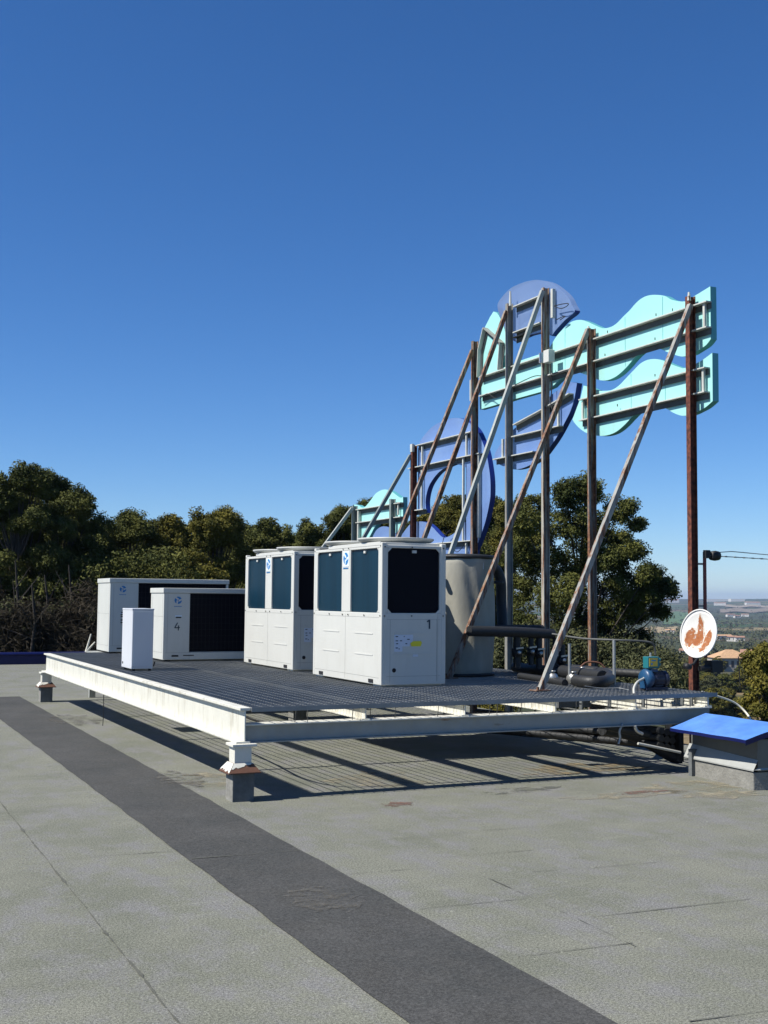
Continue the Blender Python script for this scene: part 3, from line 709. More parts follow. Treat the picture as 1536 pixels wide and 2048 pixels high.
# ------------------------------------------------------------------ blue pump with controller
pc = at_z(1308, 1380, .78)
pump = empty('pump', (pc.x, pc.y, ZT), 'small blue pump with a yellow faced controller at the right edge of the grating', 'pump')
x, y, z = pc
s = MB(); s.box(x-.10, x+.16, y-.03, y+.11, z, z+.03); s.build('base_plate', MT['pump_dk'], pump, bevel=.004)
s = MB(); s.lathe((x-.065, y+.04, z+.115), [(0, -.04), (.09, -.04), (.105, -.015), (.105, .02), (.085, .045), (.06, .05)], 28, (1, -.05, 0)); s.box(x-.12, x-.03, y-.0, y+.08, z+.02, z+.08); s.build('volute', MT['pump'], pump)
s = MB(); s.lathe((x+.0, y+.04, z+.11), [(.06, -.03), (.075, 0), (.078, .12), (.07, .15), (.03, .165), (0, .165)], 28, (1, 0, 0))
for k in range(14):
    t = 2*math.pi*k/14; s.bar((x+.01, y+.04+.082*math.cos(t), z+.11+.082*math.sin(t)), (x+.11, y+.04+.082*math.cos(t), z+.11+.082*math.sin(t)), .006, .014)
s.build('motor', MT['pump_dk'], pump)
s = MB(); s.lathe((x+.13, y+.04, z+.11), [(.082, 0), (.086, .01), (.086, .04), (.07, .055), (0, .056)], 28, (1, 0, 0)); s.build('fan_cover', MT['pump_dk'], pump)
s = MB(); s.box(x-.05, x+.04, y-.02, y+.06, z+.185, z+.215); s.tube([(x-.03, y+.03, z+.2), (x-.03, y+.03, z+.24)], .025, 12); s.build('terminal_box', MT['pump'], pump, bevel=.006)
s = MB(); s.box(x-.085, x+.06, y-.015, y+.075, z+.225, z+.345); s.lathe((x+.075, y+.03, z+.31), [(0, .03), (.02, .03), (.02, -.02)], 10, (1, 0, 0)); s.lathe((x+.075, y+.03, z+.26), [(0, .03), (.02, .03), (.02, -.02)], 10, (1, 0, 0)); ctl = s.build('controller', MT['pump_teal'], pump, bevel=.008)
s = MB(); s.box(x-.07, x+.035, y-.019, y-.014, z+.245, z+.33); s.build('controller_face', MT['pump_face'], ctl, org=ORG[pump.name])
s = MB(); s.box(x-.045, x+.01, y-.022, y-.018, z+.30, z+.312); s.box(x-.05, x-.03, y-.022, y-.018, z+.262, z+.28); s.build('face_print', MT['label_blue'], ctl, org=ORG[pump.name])
s = MB(); s.tube([(x-.02, y+.03, z+.345), (x-.02, y+.03, z+.385)], .012, 10); s.build('gauge_stub', MT['brass'], pump)
s = MB(); s.tube(smooth_path([at_y(1268, 1388, 9.9), at_y(1268, 1376, 9.95), at_y(1275, 1364, 10.0), at_y(1288, 1357, 10.15), (x-.10, y+.03, z+.13)]), .013, 10)
ho = s.build('hose', MT['hose']); tag(ho, 'pale grey hose curving from the grating edge up to the blue pump', 'hose')
s = MB(); s.tube(smooth_path([at_y(1170, 1372, 10.1), at_y(1200, 1376, 10.1), at_y(1236, 1376, 10.1), at_y(1258, 1380, 9.95)]), .004, 6)
w2 = s.build('hose', MT['galv']); tag(w2, 'thin grey line lying on the grating left of the pump', 'hose')

# ------------------------------------------------------------------ rooftop sign
sign = empty('rooftop_sign', (8.65, 10.4, 0), 'huge rooftop sign of teal waves and blue shapes on braced rusty posts', 'sign')
PX = 8.65
def post(u, vt, mat, name='post', zb=0.01, w=.07, d=.09, label=None):
    y = at_x(u, 1000, PX).y; zt = at_x(u, vt, PX).z
    s = MB(); x0, x1 = PX-d/2, PX+d/2
    s.box(x0, x0+.009, y-w/2, y+w/2, zb, zt); s.box(x1-.009, x1, y-w/2, y+w/2, zb, zt); s.box(x0+.009, x1-.009, y-.004, y+.004, zb, zt-.002)
    s.box(x0-.04, x1+.04, y-w/2-.03, y+w/2+.03, zb, zb+.012)
    o = s.build(name, mat, sign); 
    if label: o['label'] = label
    return y, zt
P = {}
P['R'] = post(1384.5, 592, MT['post_red'], label='dark rust red end post')
P['3'] = post(1184, 657, MT['post_mid'])
P['2'] = post(1091, 576, MT['post_cream'], label='cream post streaked with rust')
P['1'] = post(1018, 608, MT['post_grey'])
P['0'] = post(948.5, 683, MT['post_mid'])
P['m1'] = post(827, 890, MT['post_red'], label='dark rust red post')
P['m2'] = post(785, 998, MT['post_green'])
P['m3'] = post(709.5, 1012, MT['post_green'])
def cap(u, v0, v1, mat=MT['rail']):
    y = at_x(u, 1000, PX-.03).y; a = at_x(u, v0, PX-.03); b = at_x(u, v1, PX-.03); s = MB(); s.tube([(PX-.03, y, b.z), (PX-.03, y, a.z)], [.022, .012], 8); s.build('post_spike', mat, sign)
cap(1382, 583, 600); cap(1020, 583, 612, MT['rail']); cap(1178, 652, 662)
s = MB(); y_ = P['m1'][0]; s.box(PX-.052, PX-.01, y_-.04, y_+.04, P['m1'][1]-.12, P['m1'][1]+.01); s.build('post_cap', MT['rail'], sign)
def brace(y, zt, mat, xb=6.62, zb=.78, w=.055, h=.055, xt=8.60, nm='brace'):
    s = MB(); s.bar((xb, y, zb), (xt, y, zt), w, h, up=(0, 0, 1))
    br = s.build(nm, mat, sign); s = MB(); s.box(xb-.09, xb+.09, y-.07, y+.07, zb-.002, zb+.008); s.bar((xb-.06, y-.05, zb+.01), (xb-.06, y-.05, zb+.04), .02, .02, up=(1,0,0)); s.build('foot_plate', MT['brace_rusty'], br, org=ORG[sign.name])
brace(10.44, 5.02, MT['brace_grey']); brace(12.43, 5.15, MT['brace_rusty']); brace(13.5, 5.90, MT['brace_pale'])
brace(14.46, 5.83, MT['brace_rusty']); brace(15.45, 5.45, MT['brace_rusty']); brace(17.54, 4.08, MT['post_green']); brace(19.96, 3.36, MT['brace_pale'])

PANX = 8.735; TH = .085
def panel(name, pts, mat, side, label=None, x=PANX, th=TH, pale_top=False):
    # smooth the traced outline a little, extrude to its real thickness
    P3 = [at_x(u, v, x) for u, v in pts]
    s = MB(); n = len(P3); off = Vector((th, 0, 0))
    s.add(P3, [tuple(range(n))]); 
    o = s.build(name, mat, sign, fix=False)
    # front face looks away from us
    vs = P3 + [p + off for p in P3]
    area = sum(P3[i].y*P3[(i+1) % n].z - P3[(i+1) % n].y*P3[i].z for i in range(n)); sg = 1 if area > 0 else -1
    lo = []; hi = []
    for i in range(n):
        a, b = P3[i], P3[(i+1) % n]; f = (i, (i+1) % n, n + (i+1) % n, n + i)
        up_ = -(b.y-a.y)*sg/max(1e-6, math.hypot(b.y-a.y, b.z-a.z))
        (hi if (up_ > -.05 and side == MT['blue_side'] and pale_top) else lo).append(f)  # upward edges keep the face colour, shade is painted on the rest
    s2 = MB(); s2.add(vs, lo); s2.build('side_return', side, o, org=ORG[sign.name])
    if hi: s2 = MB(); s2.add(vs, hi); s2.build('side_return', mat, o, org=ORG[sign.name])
    s3 = MB(); s3.add([p + off for p in P3], [tuple(range(n))]); s3.build('front_face', mat, o, org=ORG[sign.name], fix=False)
    if label: o['label'] = label
    return o
def cr(pts, n=4, closed=False):
    """Catmull-Rom through 2-D points"""
    out = []; m = len(pts)
    for i in range(m-1):
        p0, p1, p2, p3 = pts[max(0, i-1)], pts[i], pts[i+1], pts[min(m-1, i+2)]
        for k in range(n):
            t = k/n
            out.append(tuple(.5*((2*p1[j]) + (p2[j]-p0[j])*t + (2*p0[j]-5*p1[j]+4*p2[j]-p3[j])*t*t + (3*p1[j]-p0[j]-3*p2[j]+p3[j])*t**3) for j in (0, 1)))
    out.append(pts[-1]); return out
top_w = cr([(1420.5, 572.7), (1392, 590), (1370.7, 602.6), (1345, 600), (1329.7, 592), (1312, 589.7), (1296.5, 591), (1282.8, 597), (1271, 607), (1259.4, 620.5), (1247.6, 632), (1234, 646), (1224, 652.8), (1212.5, 656.3), (1202.7, 655.7), (1189, 650), (1173.4, 643), (1159.8, 639.7), (1142, 644), (1126, 658), (1112, 674), (1100, 694)])
band = [(1084, 707), (1050, 718), (1030, 726), (1014, 733), (999, 737)]
tri = cr([(999, 737), (1008, 716), (1013, 695), (1010, 662), (1003, 642), (995, 627), (987, 623)], 3) + [(980, 634), (970, 654), (960, 684), (958, 750), (960, 819)]
bot_w = cr([(1104, 774), (1116, 762), (1130, 750), (1146, 744), (1160, 745.5), (1175, 751), (1195, 759), (1208.6, 761), (1222, 758), (1236, 750), (1251.6, 735.8), (1267, 718), (1279, 706.5), (1290.6, 698.7), (1306, 695.7), (1320, 697.7), (1333.6, 703.6), (1349, 709.4), (1365, 713), (1382, 709), (1398, 699.6), (1412, 690), (1421.5, 678)])
panel('wave_panel', top_w + band + tri[1:] + [(999, 808), (1030, 798), (1084, 783)] + bot_w, MT['teal'], MT['teal_side'], 'upper teal wave panel')
low_t = cr([(1424.5, 705.5), (1400, 723), (1370.7, 735.8), (1359, 734.4), (1341.4, 728), (1325.8, 721), (1310, 718), (1294.5, 720), (1281, 727), (1267, 740.7), (1251.6, 757), (1238, 771), (1224, 779.7), (1208.6, 781.7), (1195, 780.7), (1181, 775), (1167, 771)])
low_b = cr([(1145, 838.8), (1150, 847), (1162, 859), (1175, 866.6), (1195, 871.5), (1214.5, 870.5), (1232, 863.7), (1247.7, 851), (1261, 837), (1275, 823.7), (1290.6, 815), (1306, 812), (1320, 812), (1333.6, 817.8), (1349, 826.6), (1365, 831.5), (1382, 829), (1398, 821.7), (1411.7, 814), (1425.4, 802)])
panel('wave_panel', low_t + [(1161.7, 794)] + low_b, MT['teal'], MT['teal_side'], 'lower teal wave panel')
circ = cr([(1104, 672), (1110, 662), (1130, 640), (1149, 624), (1144, 610), (1136, 594), (1122, 580), (1102, 566), (1078, 560), (1062, 561), (1046, 565), (1022, 576), (1004, 594), (995, 610), (999, 630), (1008, 652), (1018, 676)])
panel('round_panel', circ + [(1030, 683), (1058, 670), (1084, 664)], MT['blue_pale'], MT['blue_side'], 'pale blue round panel', pale_top=True)
belly = cr([(1154, 766), (1148, 800), (1140, 824), (1132, 840), (1116, 870), (1100, 894), (1082, 916), (1054, 933), (1030, 939), (1010, 934), (992, 924), (989, 910), (996, 896), (1010, 876)])
panel('belly_panel', belly + [(1030, 856), (1084, 822), (1102, 790), (1128, 772), (1142, 764)], MT['blue'], MT['blue_side'], 'blue crescent panel below the upper wave')
letter = cr([(836, 896), (840, 884), (846, 874), (864, 854), (886, 842), (908, 836), (930, 840), (952, 858), (964, 882), (973, 908), (980, 952), (981, 985), (979, 1005), (971, 1042), (959, 1078), (950, 1100)])
inner = cr([(932, 935), (912, 928), (892, 935), (876, 946), (861, 966), (854, 984), (851, 1005), (853, 1026)])
panel('arch_panel', letter + [(948, 1125), (932, 1125)] + inner + [(836, 1026)], MT['blue'], MT['blue_side'], 'blue arch shaped panel')
low = cr([(742, 1082), (748, 1068), (755, 1058), (765, 1053), (778, 1055), (790, 1066), (801, 1071), (812, 1058), (822, 1047), (836, 1043), (852, 1045), (866, 1055), (876, 1066), (887, 1075), (899, 1072), (915, 1061), (930, 1044)])
panel('peaked_panel', low + [(931.5, 1124), (742, 1124)], MT['blue'], MT['blue_side'], 'blue peaked panel low on the left', x=PANX+.002)
sm = cr([(708, 1009), (717, 1010.6), (724, 1015), (731, 1013), (742, 999.6), (751.5, 987), (762.5, 980.5), (772, 979), (783, 983), (794, 991), (801, 995.5), (806, 994)])
sm2 = cr([(806, 1034), (799, 1058), (792.5, 1067), (784, 1052), (775, 1038), (762, 1040), (750, 1053), (742, 1068), (733, 1084)])
panel('small_wave_panel', sm + sm2 + [(708, 1094)], MT['teal'], MT['teal_side'], 'small teal wave panel at the far left end')

RX = 8.692; RW = .021
def rail(u0, v0, u1, v1, level=True, mat=None, nm='rail', w=RW):
    a = at_x(u0, v0, RX); b = at_x(u1, v1, RX)
    if level: z = (a.z+b.z)/2; a.z = b.z = z
    s = MB(); s.bar(a, b, .082, .014, up=(0, 0, 1)); ro = s.build(nm, mat or MT['rail'], sign); off = Vector((.030, 0, -.041)); s = MB(); s.bar(a+off, b+off, .012, .066, up=(0, 0, 1)); s.build('rail_web', MT['railweb'], ro, org=ORG[sign.name])
def stud(u, v0, v1, w=.032, mat=None):
    a = at_x(u, v0, RX-.0); b = at_x(u, v1, RX-.0); b.y = a.y
    s = MB(); s.bar(a, b, w, w, up=(1, 0, 0)); s.build('stud', mat or MT['rail'], sign, bevel=.003)
rail(1418, 600, 962, 757); rail(1418, 656, 962, 791)
rail(1414, 734, 1162, 801); rail(1414, 783, 1162, 842)
stud(1409, 602, 655); stud(1407, 736, 783); stud(1166, 803, 839)
rail(1030, 613, 1084, 593); rail(1030, 665, 1084, 646); rail(1030, 676, 1052, 668, False, MT['wire'], w=.02)
stud(1106, 578, 636, .05)
rail(1030, 850, 1084, 821, False); rail(1084, 821, 1142, 787, False); rail(1026, 874, 1122, 852); rail(990, 921, 1070, 901)
stud(1006, 878, 918); stud(1117, 800, 852)
rail(835, 892, 945, 863); rail(820, 938, 962, 906); stud(845, 893, 935); stud(844, 940, 1020); rail(828, 1022, 850, 1018); stud(933.5, 866, 911); stud(927, 915, 1081); stud(958, 908, 1075, .045)
rail(852, 1089, 945, 1081); stud(822, 935, 1020); stud(1048/1.0-115, 1085, 1120) 
rail(714, 1022, 804, 1003); rail(714, 1049, 804, 1030); stud(718, 1022, 1090, .05); stud(790, 1008, 1032); stud(797, 1004, 1030)
rail(970, 656, 960, 700, False); rail(960, 700, 958, 755, False); rail(970, 656, 1004, 686, False, MT['post_grey'], w=.02); rail(1003, 686, 999, 740, False)
stud(942, 760, 802)
s = MB(); q = at_x(1098, 713, PX-.09); s.box(q.x-.05, q.x+.05, q.y-.065, q.y+.065, q.z-.085, q.z+.085); s.build('junction_box', MT['unit'], sign, bevel=.006)
s = MB(); q = at_x(1084, 716, PX-.06); s.box(q.x-.03, q.x+.03, q.y-.03, q.y+.03, q.z-.07, q.z+.07); s.build('small_box', MT['cabinet'], sign, bevel=.004)
def wire(pts, x=RX-.04, r=.006, mat=None):
    s = MB(); s.tube(smooth_path([at_x(u, v, x) for u, v in pts]), r, 6); s.build('loose_wire', mat or MT['wire'], sign)
wire([(1108, 612), (1125, 608), (1136, 607), (1134, 612), (1122, 617), (1110, 613)]); wire([(1112, 640), (1124, 634), (1130, 633), (1120, 640)])
wire([(1100, 725), (1102, 745), (1116, 745), (1130, 741), (1150, 736), (1176, 728)]); wire([(960, 797), (975, 788), (990, 796), (1004, 790), (1018, 782)]); wire([(1030, 770), (1050, 760), (1070, 752), (1086, 752)])
wire([(1101, 728), (1103, 780), (1101, 800), (1104, 818)], r=.008)
wire([(906, 1096), (914, 1104), (925, 1094), (930, 1084)]); wire([(885, 1086), (890, 1070), (900, 1060)])
for u0, v0 in ((1345, 624), (1312, 634), (1215, 668), (1310, 682), (1210, 714), (1310, 755), (1235, 815)):
    q = at_x(u0, v0-2, RX); s = MB(); s.tube([q, q+Vector((0, 0, .03))], .007, 6); s.build('bolt', MT['screw'], sign)

for u_, v0_, v1_ in ((1250, 634, 733), (1325, 593, 697), (1130, 656, 748), (1262, 748, 834), (1330, 723, 814)):
    a = at_x(u_, v0_, PANX-.0015); b = at_x(u_, v1_, PANX-.0015); b.y = a.y
    s = MB(); s.box(PANX-.003, PANX-.0005, a.y-.003, a.y+.003, b.z, a.z); s.build('sheet_joint', MT['teal_side'], sign)
# ------------------------------------------------------------------ satellite dish
dc = at_x(1397, 1267, 8.15); dn = Vector((-.93, -.26, .16)).normalized()
dish = empty('satellite_dish', dc, 'white satellite dish with large rust patches, clamped to the dark red end post', 'satellite dish')
e1 = dn.cross(Vector((0, 0, 1))).normalized(); e2 = e1.cross(dn).normalized()     # e1 sideways, e2 up
if e1.y > 0: e1 = -e1
def dp(a, b, d=0.):            # offset point on the bowl, a to the right, b up; radius .27 / .285
    rr = (a/.262)**2 + (b/.277)**2
    return dc + e1*a*.80 + e2*b*.865 + dn*(-.045*(1-rr) + d)
s = MB(); n = 48; vs = []; rings = 8
for j in range(rings+1):
    q = max(.001, j/rings)
    for k in range(n): t = 2*math.pi*k/n; vs.append(dp(.262*q*math.cos(t), .277*q*math.sin(t)))
for j in range(rings+1):
    q = max(.001, 1-j/rings)
    for k in range(n): t = 2*math.pi*k/n; vs.append(dp(.272*q*math.cos(t), .287*q*math.sin(t), -.010))
m_ = 2*(rings+1); fs = [(j*n+k, j*n+(k+1) % n, (j+1)*n+(k+1) % n, (j+1)*n+k) for j in range(m_-1) for k in range(n)]
s.add(vs, fs, True); s.build('reflector', MT['dish'], dish)
s = MB(); s.tube([dp(.272*math.cos(2*math.pi*k/48), .287*math.sin(2*math.pi*k/48)) for k in range(49)], .008, 8, False); s.build('rim', MT['dish'], dish)
def rust_shape(pts):
    # drape thin patches over the bowl as grids clipped by outline
    mb = MB(); C_ = np.mean(np.array(pts), axis=0); m2 = len(pts); lay = 5; vs = []
    for j in range(lay+1):
        for p in pts:
            a = C_[0] + (p[0]-C_[0])*j/lay; b = C_[1] + (p[1]-C_[1])*j/lay
            vs.append(dp(a, b, .0025))
    fs = [(j*m2+k, j*m2+(k+1) % m2, (j+1)*m2+(k+1) % m2, (j+1)*m2+k) for j in range(lay) for k in range(m2)]
    mb.add(vs, fs); return mb
rr_ = random.Random(3)
def rough(pts):
    out = []
    for i in range(len(pts)):
        a, b = pts[i], pts[(i+1) % len(pts)]
        for k in range(4):
            t = k/4; out.append((a[0]+(b[0]-a[0])*t + rr_.uniform(-.006, .006), a[1]+(b[1]-a[1])*t + rr_.uniform(-.007, .007)))
    return out
# zoom px (dish centre 635,640; half width 235, half height 320)
def zp(l): return [((x-635)/235*.285, -(y-640)/320*.285) for x, y in l]
rs = MB()
for shp in ([(620, 375), (655, 470), (660, 600), (668, 680), (640, 740), (600, 790), (575, 700), (590, 620), (600, 520), (606, 430)],
            [(530, 565), (570, 590), (550, 650), (545, 700), (560, 760), (520, 830), (480, 790), (462, 740), (468, 640), (490, 595)],
            [(758, 575), (785, 640), (780, 720), (750, 800), (700, 860), (650, 890), (640, 850), (680, 780), (690, 700), (715, 630)],
            [(545, 640), (620, 630), (675, 680), (665, 760), (600, 810), (560, 790), (535, 700)]):
    q_ = rust_shape(rough(zp(shp))); rs.add(q_.v, q_.f)
for _ in range(26):
    a, b = rr_.uniform(-.16, .16), rr_.uniform(-.22, .06); q_ = rust_shape([(a+.006*math.cos(t), b+.008*math.sin(t)) for t in (0, 1.2, 2.4, 3.6, 4.8)]); rs.add(q_.v, q_.f)
rs.build('rust_patches', MT['dish_rust'], dish, fix=False)
rh = MB()
for shp in ([(625, 350), (668, 470), (690, 600), (700, 700), (660, 840), (600, 860), (560, 760), (560, 640), (590, 520)],
            [(525, 545), (585, 570), (600, 700), (590, 830), (520, 860), (465, 800), (448, 720), (455, 630)],
            [(762, 560), (800, 640), (795, 730), (760, 815), (700, 880), (640, 900), (625, 850), (665, 770), (690, 690), (720, 610)]):
    q_ = rust_shape(rough(zp(shp))); rh.add([tuple(Vector(v)-dn*.0012) for v in q_.v], q_.f)
rh.build('rust_halo', MT['dish_halo'], dish, fix=False)
s = MB(); back = dc - dn*.06
yr = P['R'][0]; s.tube([back, (8.60, yr-.02, dc.z-.10)], .022, 10); s.box(8.57, 8.73, yr-.06, yr+.06, dc.z-.16, dc.z-.06); s.build('bracket', MT['wire'], dish)
s = MB(); tip = dc + dn*.14 - e2*.36
s.tube([dc - e2*.24 - dn*.03, dc - e2*.32 + dn*.04, tip], .012, 8); s.lathe(tip, [(0, -.04), (.03, -.04), (.036, .03), (0, .04)], 12, dn); s.build('feed_arm', MT['wire'], dish)
q = at_y(1430, 1333, dc.y-.02); s = MB(); s.box(q.x-.07, q.x+.07, q.y-.04, q.y+.08, q.z-.06, q.z+.06); s.tube([(q.x-.2, q.y, q.z-.02), q, ], .03, 8); s.build('mount_box', MT['wire'], dish)
s = MB(); s.tube([(8.78, dc.y+.12, dc.z-.25), (8.80, dc.y+.12, .80)], .006, 6); s.build('coax_wire', MT['wire'], dish)

# antenna mast with yagi
ax = 8.80; a1 = at_x(1409, 1104, ax); a0 = at_x(1410, 1225, ax)
ant = empty('antenna', (ax, a1.y, a0.z), 'red primed antenna mast with a thin yagi pointing right, above the dish', 'antenna')
s = MB(); s.tube([(ax, a1.y, a0.z-.5), (ax, a1.y, a1.z)], .02, 10); s.build('mast', MT['mast'], ant)
s = MB(); b0 = Vector((ax+.02, a1.y-.03, a1.z-.04)); e_ = at_y(1560, 1120, a1.y+.1)
bd = Vector((e_.x-b0.x, .1, e_.z-b0.z))
s.tube([b0, b0+bd], .005, 6); s.tube([b0+Vector((.1, 0, .035)), b0+Vector((.36, .02, .055)), b0+bd+Vector((0, 0, .045))], .005, 6); s.build('boom', MT['galv'], ant)
s = MB(); s.lathe(b0+Vector((.10, 0, 0)), [(0, -.055), (.05, -.055), (.058, 0), (.05, .05), (0, .05)], 12, (1, 0, 0)); s.box(b0.x-.04, b0.x+.02, b0.y-.02, b0.y+.03, b0.z-.03, b0.z+.06); s.build('balun', MT['wire'], ant)
s = MB()
for k in range(7): p = b0 + bd*(.18+.12*k); s.tube([p+Vector((0, -.09, 0)), p+Vector((0, .09, 0))], .003, 5)
s.build('director', MT['galv'], ant)
for v_ in (1128, 1212): q = at_x(1405, v_, ax); s = MB(); s.box(PX+.03, ax+.03, q.y-.0, q.y+.03, q.z-.01, q.z+.012); s.build('mast_clamp', MT['rail'], ant)
# cable arching to the duct
s = MB(); s.tube(smooth_path([at_y(1404, 1384, 10.0), at_y(1418, 1388, 10.05), at_y(1446, 1396, 10.1), at_y(1470, 1406, 10.1), at_y(1488, 1421, 10.05), at_y(1500, 1437, 9.95), at_y(1502, 1450, 9.8)]), .0115, 8)
cb = s.build('cable', MT['cable']); tag(cb, 'cream cable arching from the platform corner to the blue topped duct', 'cable')

# ------------------------------------------------------------------ duct box with blue roof
C0 = Vector((7.63, 8.46, 0)); dd = Vector((.10, .995, 0)).normalized(); nn = Vector((.995, -.10, 0)).normalized()
duct = empty('duct_housing', C0, 'grey sheet metal duct housing with a bright blue curved lid on a concrete kerb', 'vent housing')
Lk, Wk = 1.06, .92
def dq(l, w, z): p = C0 + dd*l + nn*w; return Vector((p.x, p.y, z))
s = MB(); s.prism([dq(0, 0, 0), dq(0, Wk-.06, 0), dq(Lk-.1, Wk-.06, 0), dq(Lk-.1, 0, 0)], (0, 0, .16)); s.build('kerb', MT['concrete'], duct, bevel=.01)
s = MB(); s.prism([dq(.0, .05, .17), dq(.0, Wk, .17), dq(Lk, Wk, .17), dq(Lk, .05, .17)], (0, 0, .285)); s.build('casing', MT['duct'], duct, bevel=.004)
s = MB()
a0_, a1_ = dq(-.02, -.012, .185), dq(Lk+.02, -.02, .175)
b0_, b1_ = dq(-.01, .046, .272), dq(Lk+.02, .046, .30)
s.add([a0_, a1_, b1_, b0_, a0_+Vector((0, 0, -.012)), a1_+Vector((0, 0, -.012))], [(0, 1, 2, 3), (4, 5, 1, 0)]);
c0_, c1_ = dq(-.025, Wk+.03, .185), dq(-.004, Wk, .24); s.add([a0_, dq(-.03, Wk+.03, .185), dq(-.004, Wk+.0, .20), dq(-.004, .05, .20)], [(0,1,2,3)])
s.build('lower_flashing', MT['duct_skirt'], duct, fix=False)
# lid: arched sheet between the front edge and the back edge
F0 = at_y(1340, 1456, 9.5); F1 = at_y(1491, 1480, 8.40); B0 = at_y(1411, 1426, 9.46); B1 = at_y(1592, 1452, 8.36)
s = MB(); nu, nv = 14, 10; vs = []
for i in range(nu+1):
    for j in range(nv+1):
        a = F0.lerp(F1, i/nu); b = B0.lerp(B1, i/nu); p = a.lerp(b, j/nv); t = j/nv
        p.z += .018*math.sin(math.pi*t)*(i/nu) + noise.noise(p*4)*.006; vs.append(p)
top = vs; bot = [p - Vector((0, 0, .012)) for p in vs]
W_ = nv+1
fs = [(i*W_+j, (i+1)*W_+j, (i+1)*W_+j+1, i*W_+j+1) for i in range(nu) for j in range(nv)]
s.add(top, fs, True); s.add(bot, [f[::-1] for f in fs], True); s.build('blue_lid', MT['bluecap'], duct, fix=False)
s = MB()
for i in range(nu):
    a, b = top[i*W_], top[(i+1)*W_]; s.add([a, b, b-Vector((0, 0, .03)), a-Vector((0, 0, .03))], [(0, 1, 2, 3)])
for j in range(nv):
    a, b = top[nu*W_+j], top[nu*W_+j+1]; s.add([a, b, b-Vector((0, 0, .05)), a-Vector((0, 0, .05))], [(0, 1, 2, 3)])
s.build('lid_edge', MT['parapet'], duct, fix=False)

s = MB(); bk = [Vector((p.x, p.y, p.z)) for p in top[nv::W_]]
for i in range(nu): a, b = bk[i], bk[i+1]; s.add([a, b, Vector((b.x+.55, b.y, b.z-.12)), Vector((a.x+.55, a.y, a.z-.12))], [(0, 1, 2, 3)])
s.build('blue_lid', MT['bluecap'], duct, fix=False)
# ------------------------------------------------------------------ bundle of pipes under the platform's right corner
bun = empty('pipe_bundle', at_y(1300, 1480, 9.9), 'bundle of black insulated pipes hung under the right front corner of the platform', 'pipes')
for i in range(3):
    for j in range(3):
        e = at_y(1323 + i*11, 1462 + j*15 + i*2, 9.62 + .03*i); b = e + Vector((-.75, 2.4, -.02*j))
        s = MB(); s.tube(smooth_path([e, e+Vector((-.06, .35, .0)), b]), .036, 12); s.build('insulated_pipe', MT['rubber'], bun)
s = MB(); s.tube(smooth_path([at_y(1205, 1456, 9.95), at_y(1260, 1466, 9.95), at_y(1310, 1490, 9.9), at_y(1345, 1510, 9.85), at_y(1364, 1512, 9.8)]), .075, 14); s.build('wide_pipe', MT['rubber'], bun)
s = MB(); s.tube(smooth_path([at_y(1215, 1452, 9.8), at_y(1275, 1464, 9.8), at_y(1320, 1470, 9.78), at_y(1355, 1462, 9.78)]), .045, 14); s.build('wide_pipe', MT['rubber'], bun)
s = MB(); q = at_y(1362, 1480, 9.7); s.box(q.x-.0, q.x+.05, 9.72, 9.95, q.z-.22, q.z+.16); s.build('end_plate', MT['rubber'], bun)
s = MB(); s.tube([at_y(1276, 1487, 9.6), at_y(1310, 1494, 9.6), at_y(1361, 1505, 9.6)], .013, 8); s.build('thin_tube', MT['hose'], bun)
s = MB(); s.tube(smooth_path([at_y(1245, 1448, 9.7), at_y(1239, 1462, 9.7), at_y(1240, 1475, 9.7), at_y(1237, 1488, 9.7)]), .012, 8); s.build('strap', MT['galv'], bun)
s = MB(); s.tube(smooth_path([at_y(1270, 1452, 9.66), at_y(1274, 1462, 9.66), at_y(1285, 1468, 9.66)]), .016, 8); s.build('valve', MT['brass'], bun)

# ------------------------------------------------------------------ land beyond
ZK = [(0, -8.9), (60, -9.2), (150, -12.5), (340, -20.5), (700, -30), (1200, -36), (2500, -40), (3800, -30), (5200, -14), (7000, 8), (9000, 22), (14000, 10)]
def terr(x, y):
    d = math.hypot(x, y); z = ZK[-1][1]
    for (a, za), (b, zb) in zip(ZK, ZK[1:]):
        if d < b: t = (d-a)/(b-a); z = za + (zb-za)*t; break
    amp = min(1, d/500)
    z += amp*3.0*noise.noise(Vector((x/420, y/420, 0))) + min(1, d/4000)*10*noise.noise(Vector((x/1500, y/1500, 3)))
    if d > 5000:
        az = math.atan2(x, y); t = min(1, (d-5000)/2500)
        z += t*38*max(0, 1-abs(az-.80)/.055)**1.2*.6 + t*26*max(0, noise.noise(Vector((az*14, 1, d/6000)))+.25)
    return z
radii = [0, 14, 26, 40] + list(np.geomspace(55, 13000, 95)); NA = 900
vs = []; 
for r_ in radii:
    for k in range(NA):
        t = 2*math.pi*k/NA; x, y = r_*math.sin(t), r_*math.cos(t); vs.append((x, y, terr(x, y)))
fs = [(j*NA+k, j*NA+(k+1) % NA, (j+1)*NA+(k+1) % NA, (j+1)*NA+k) for j in range(len(radii)-1) for k in range(NA)]
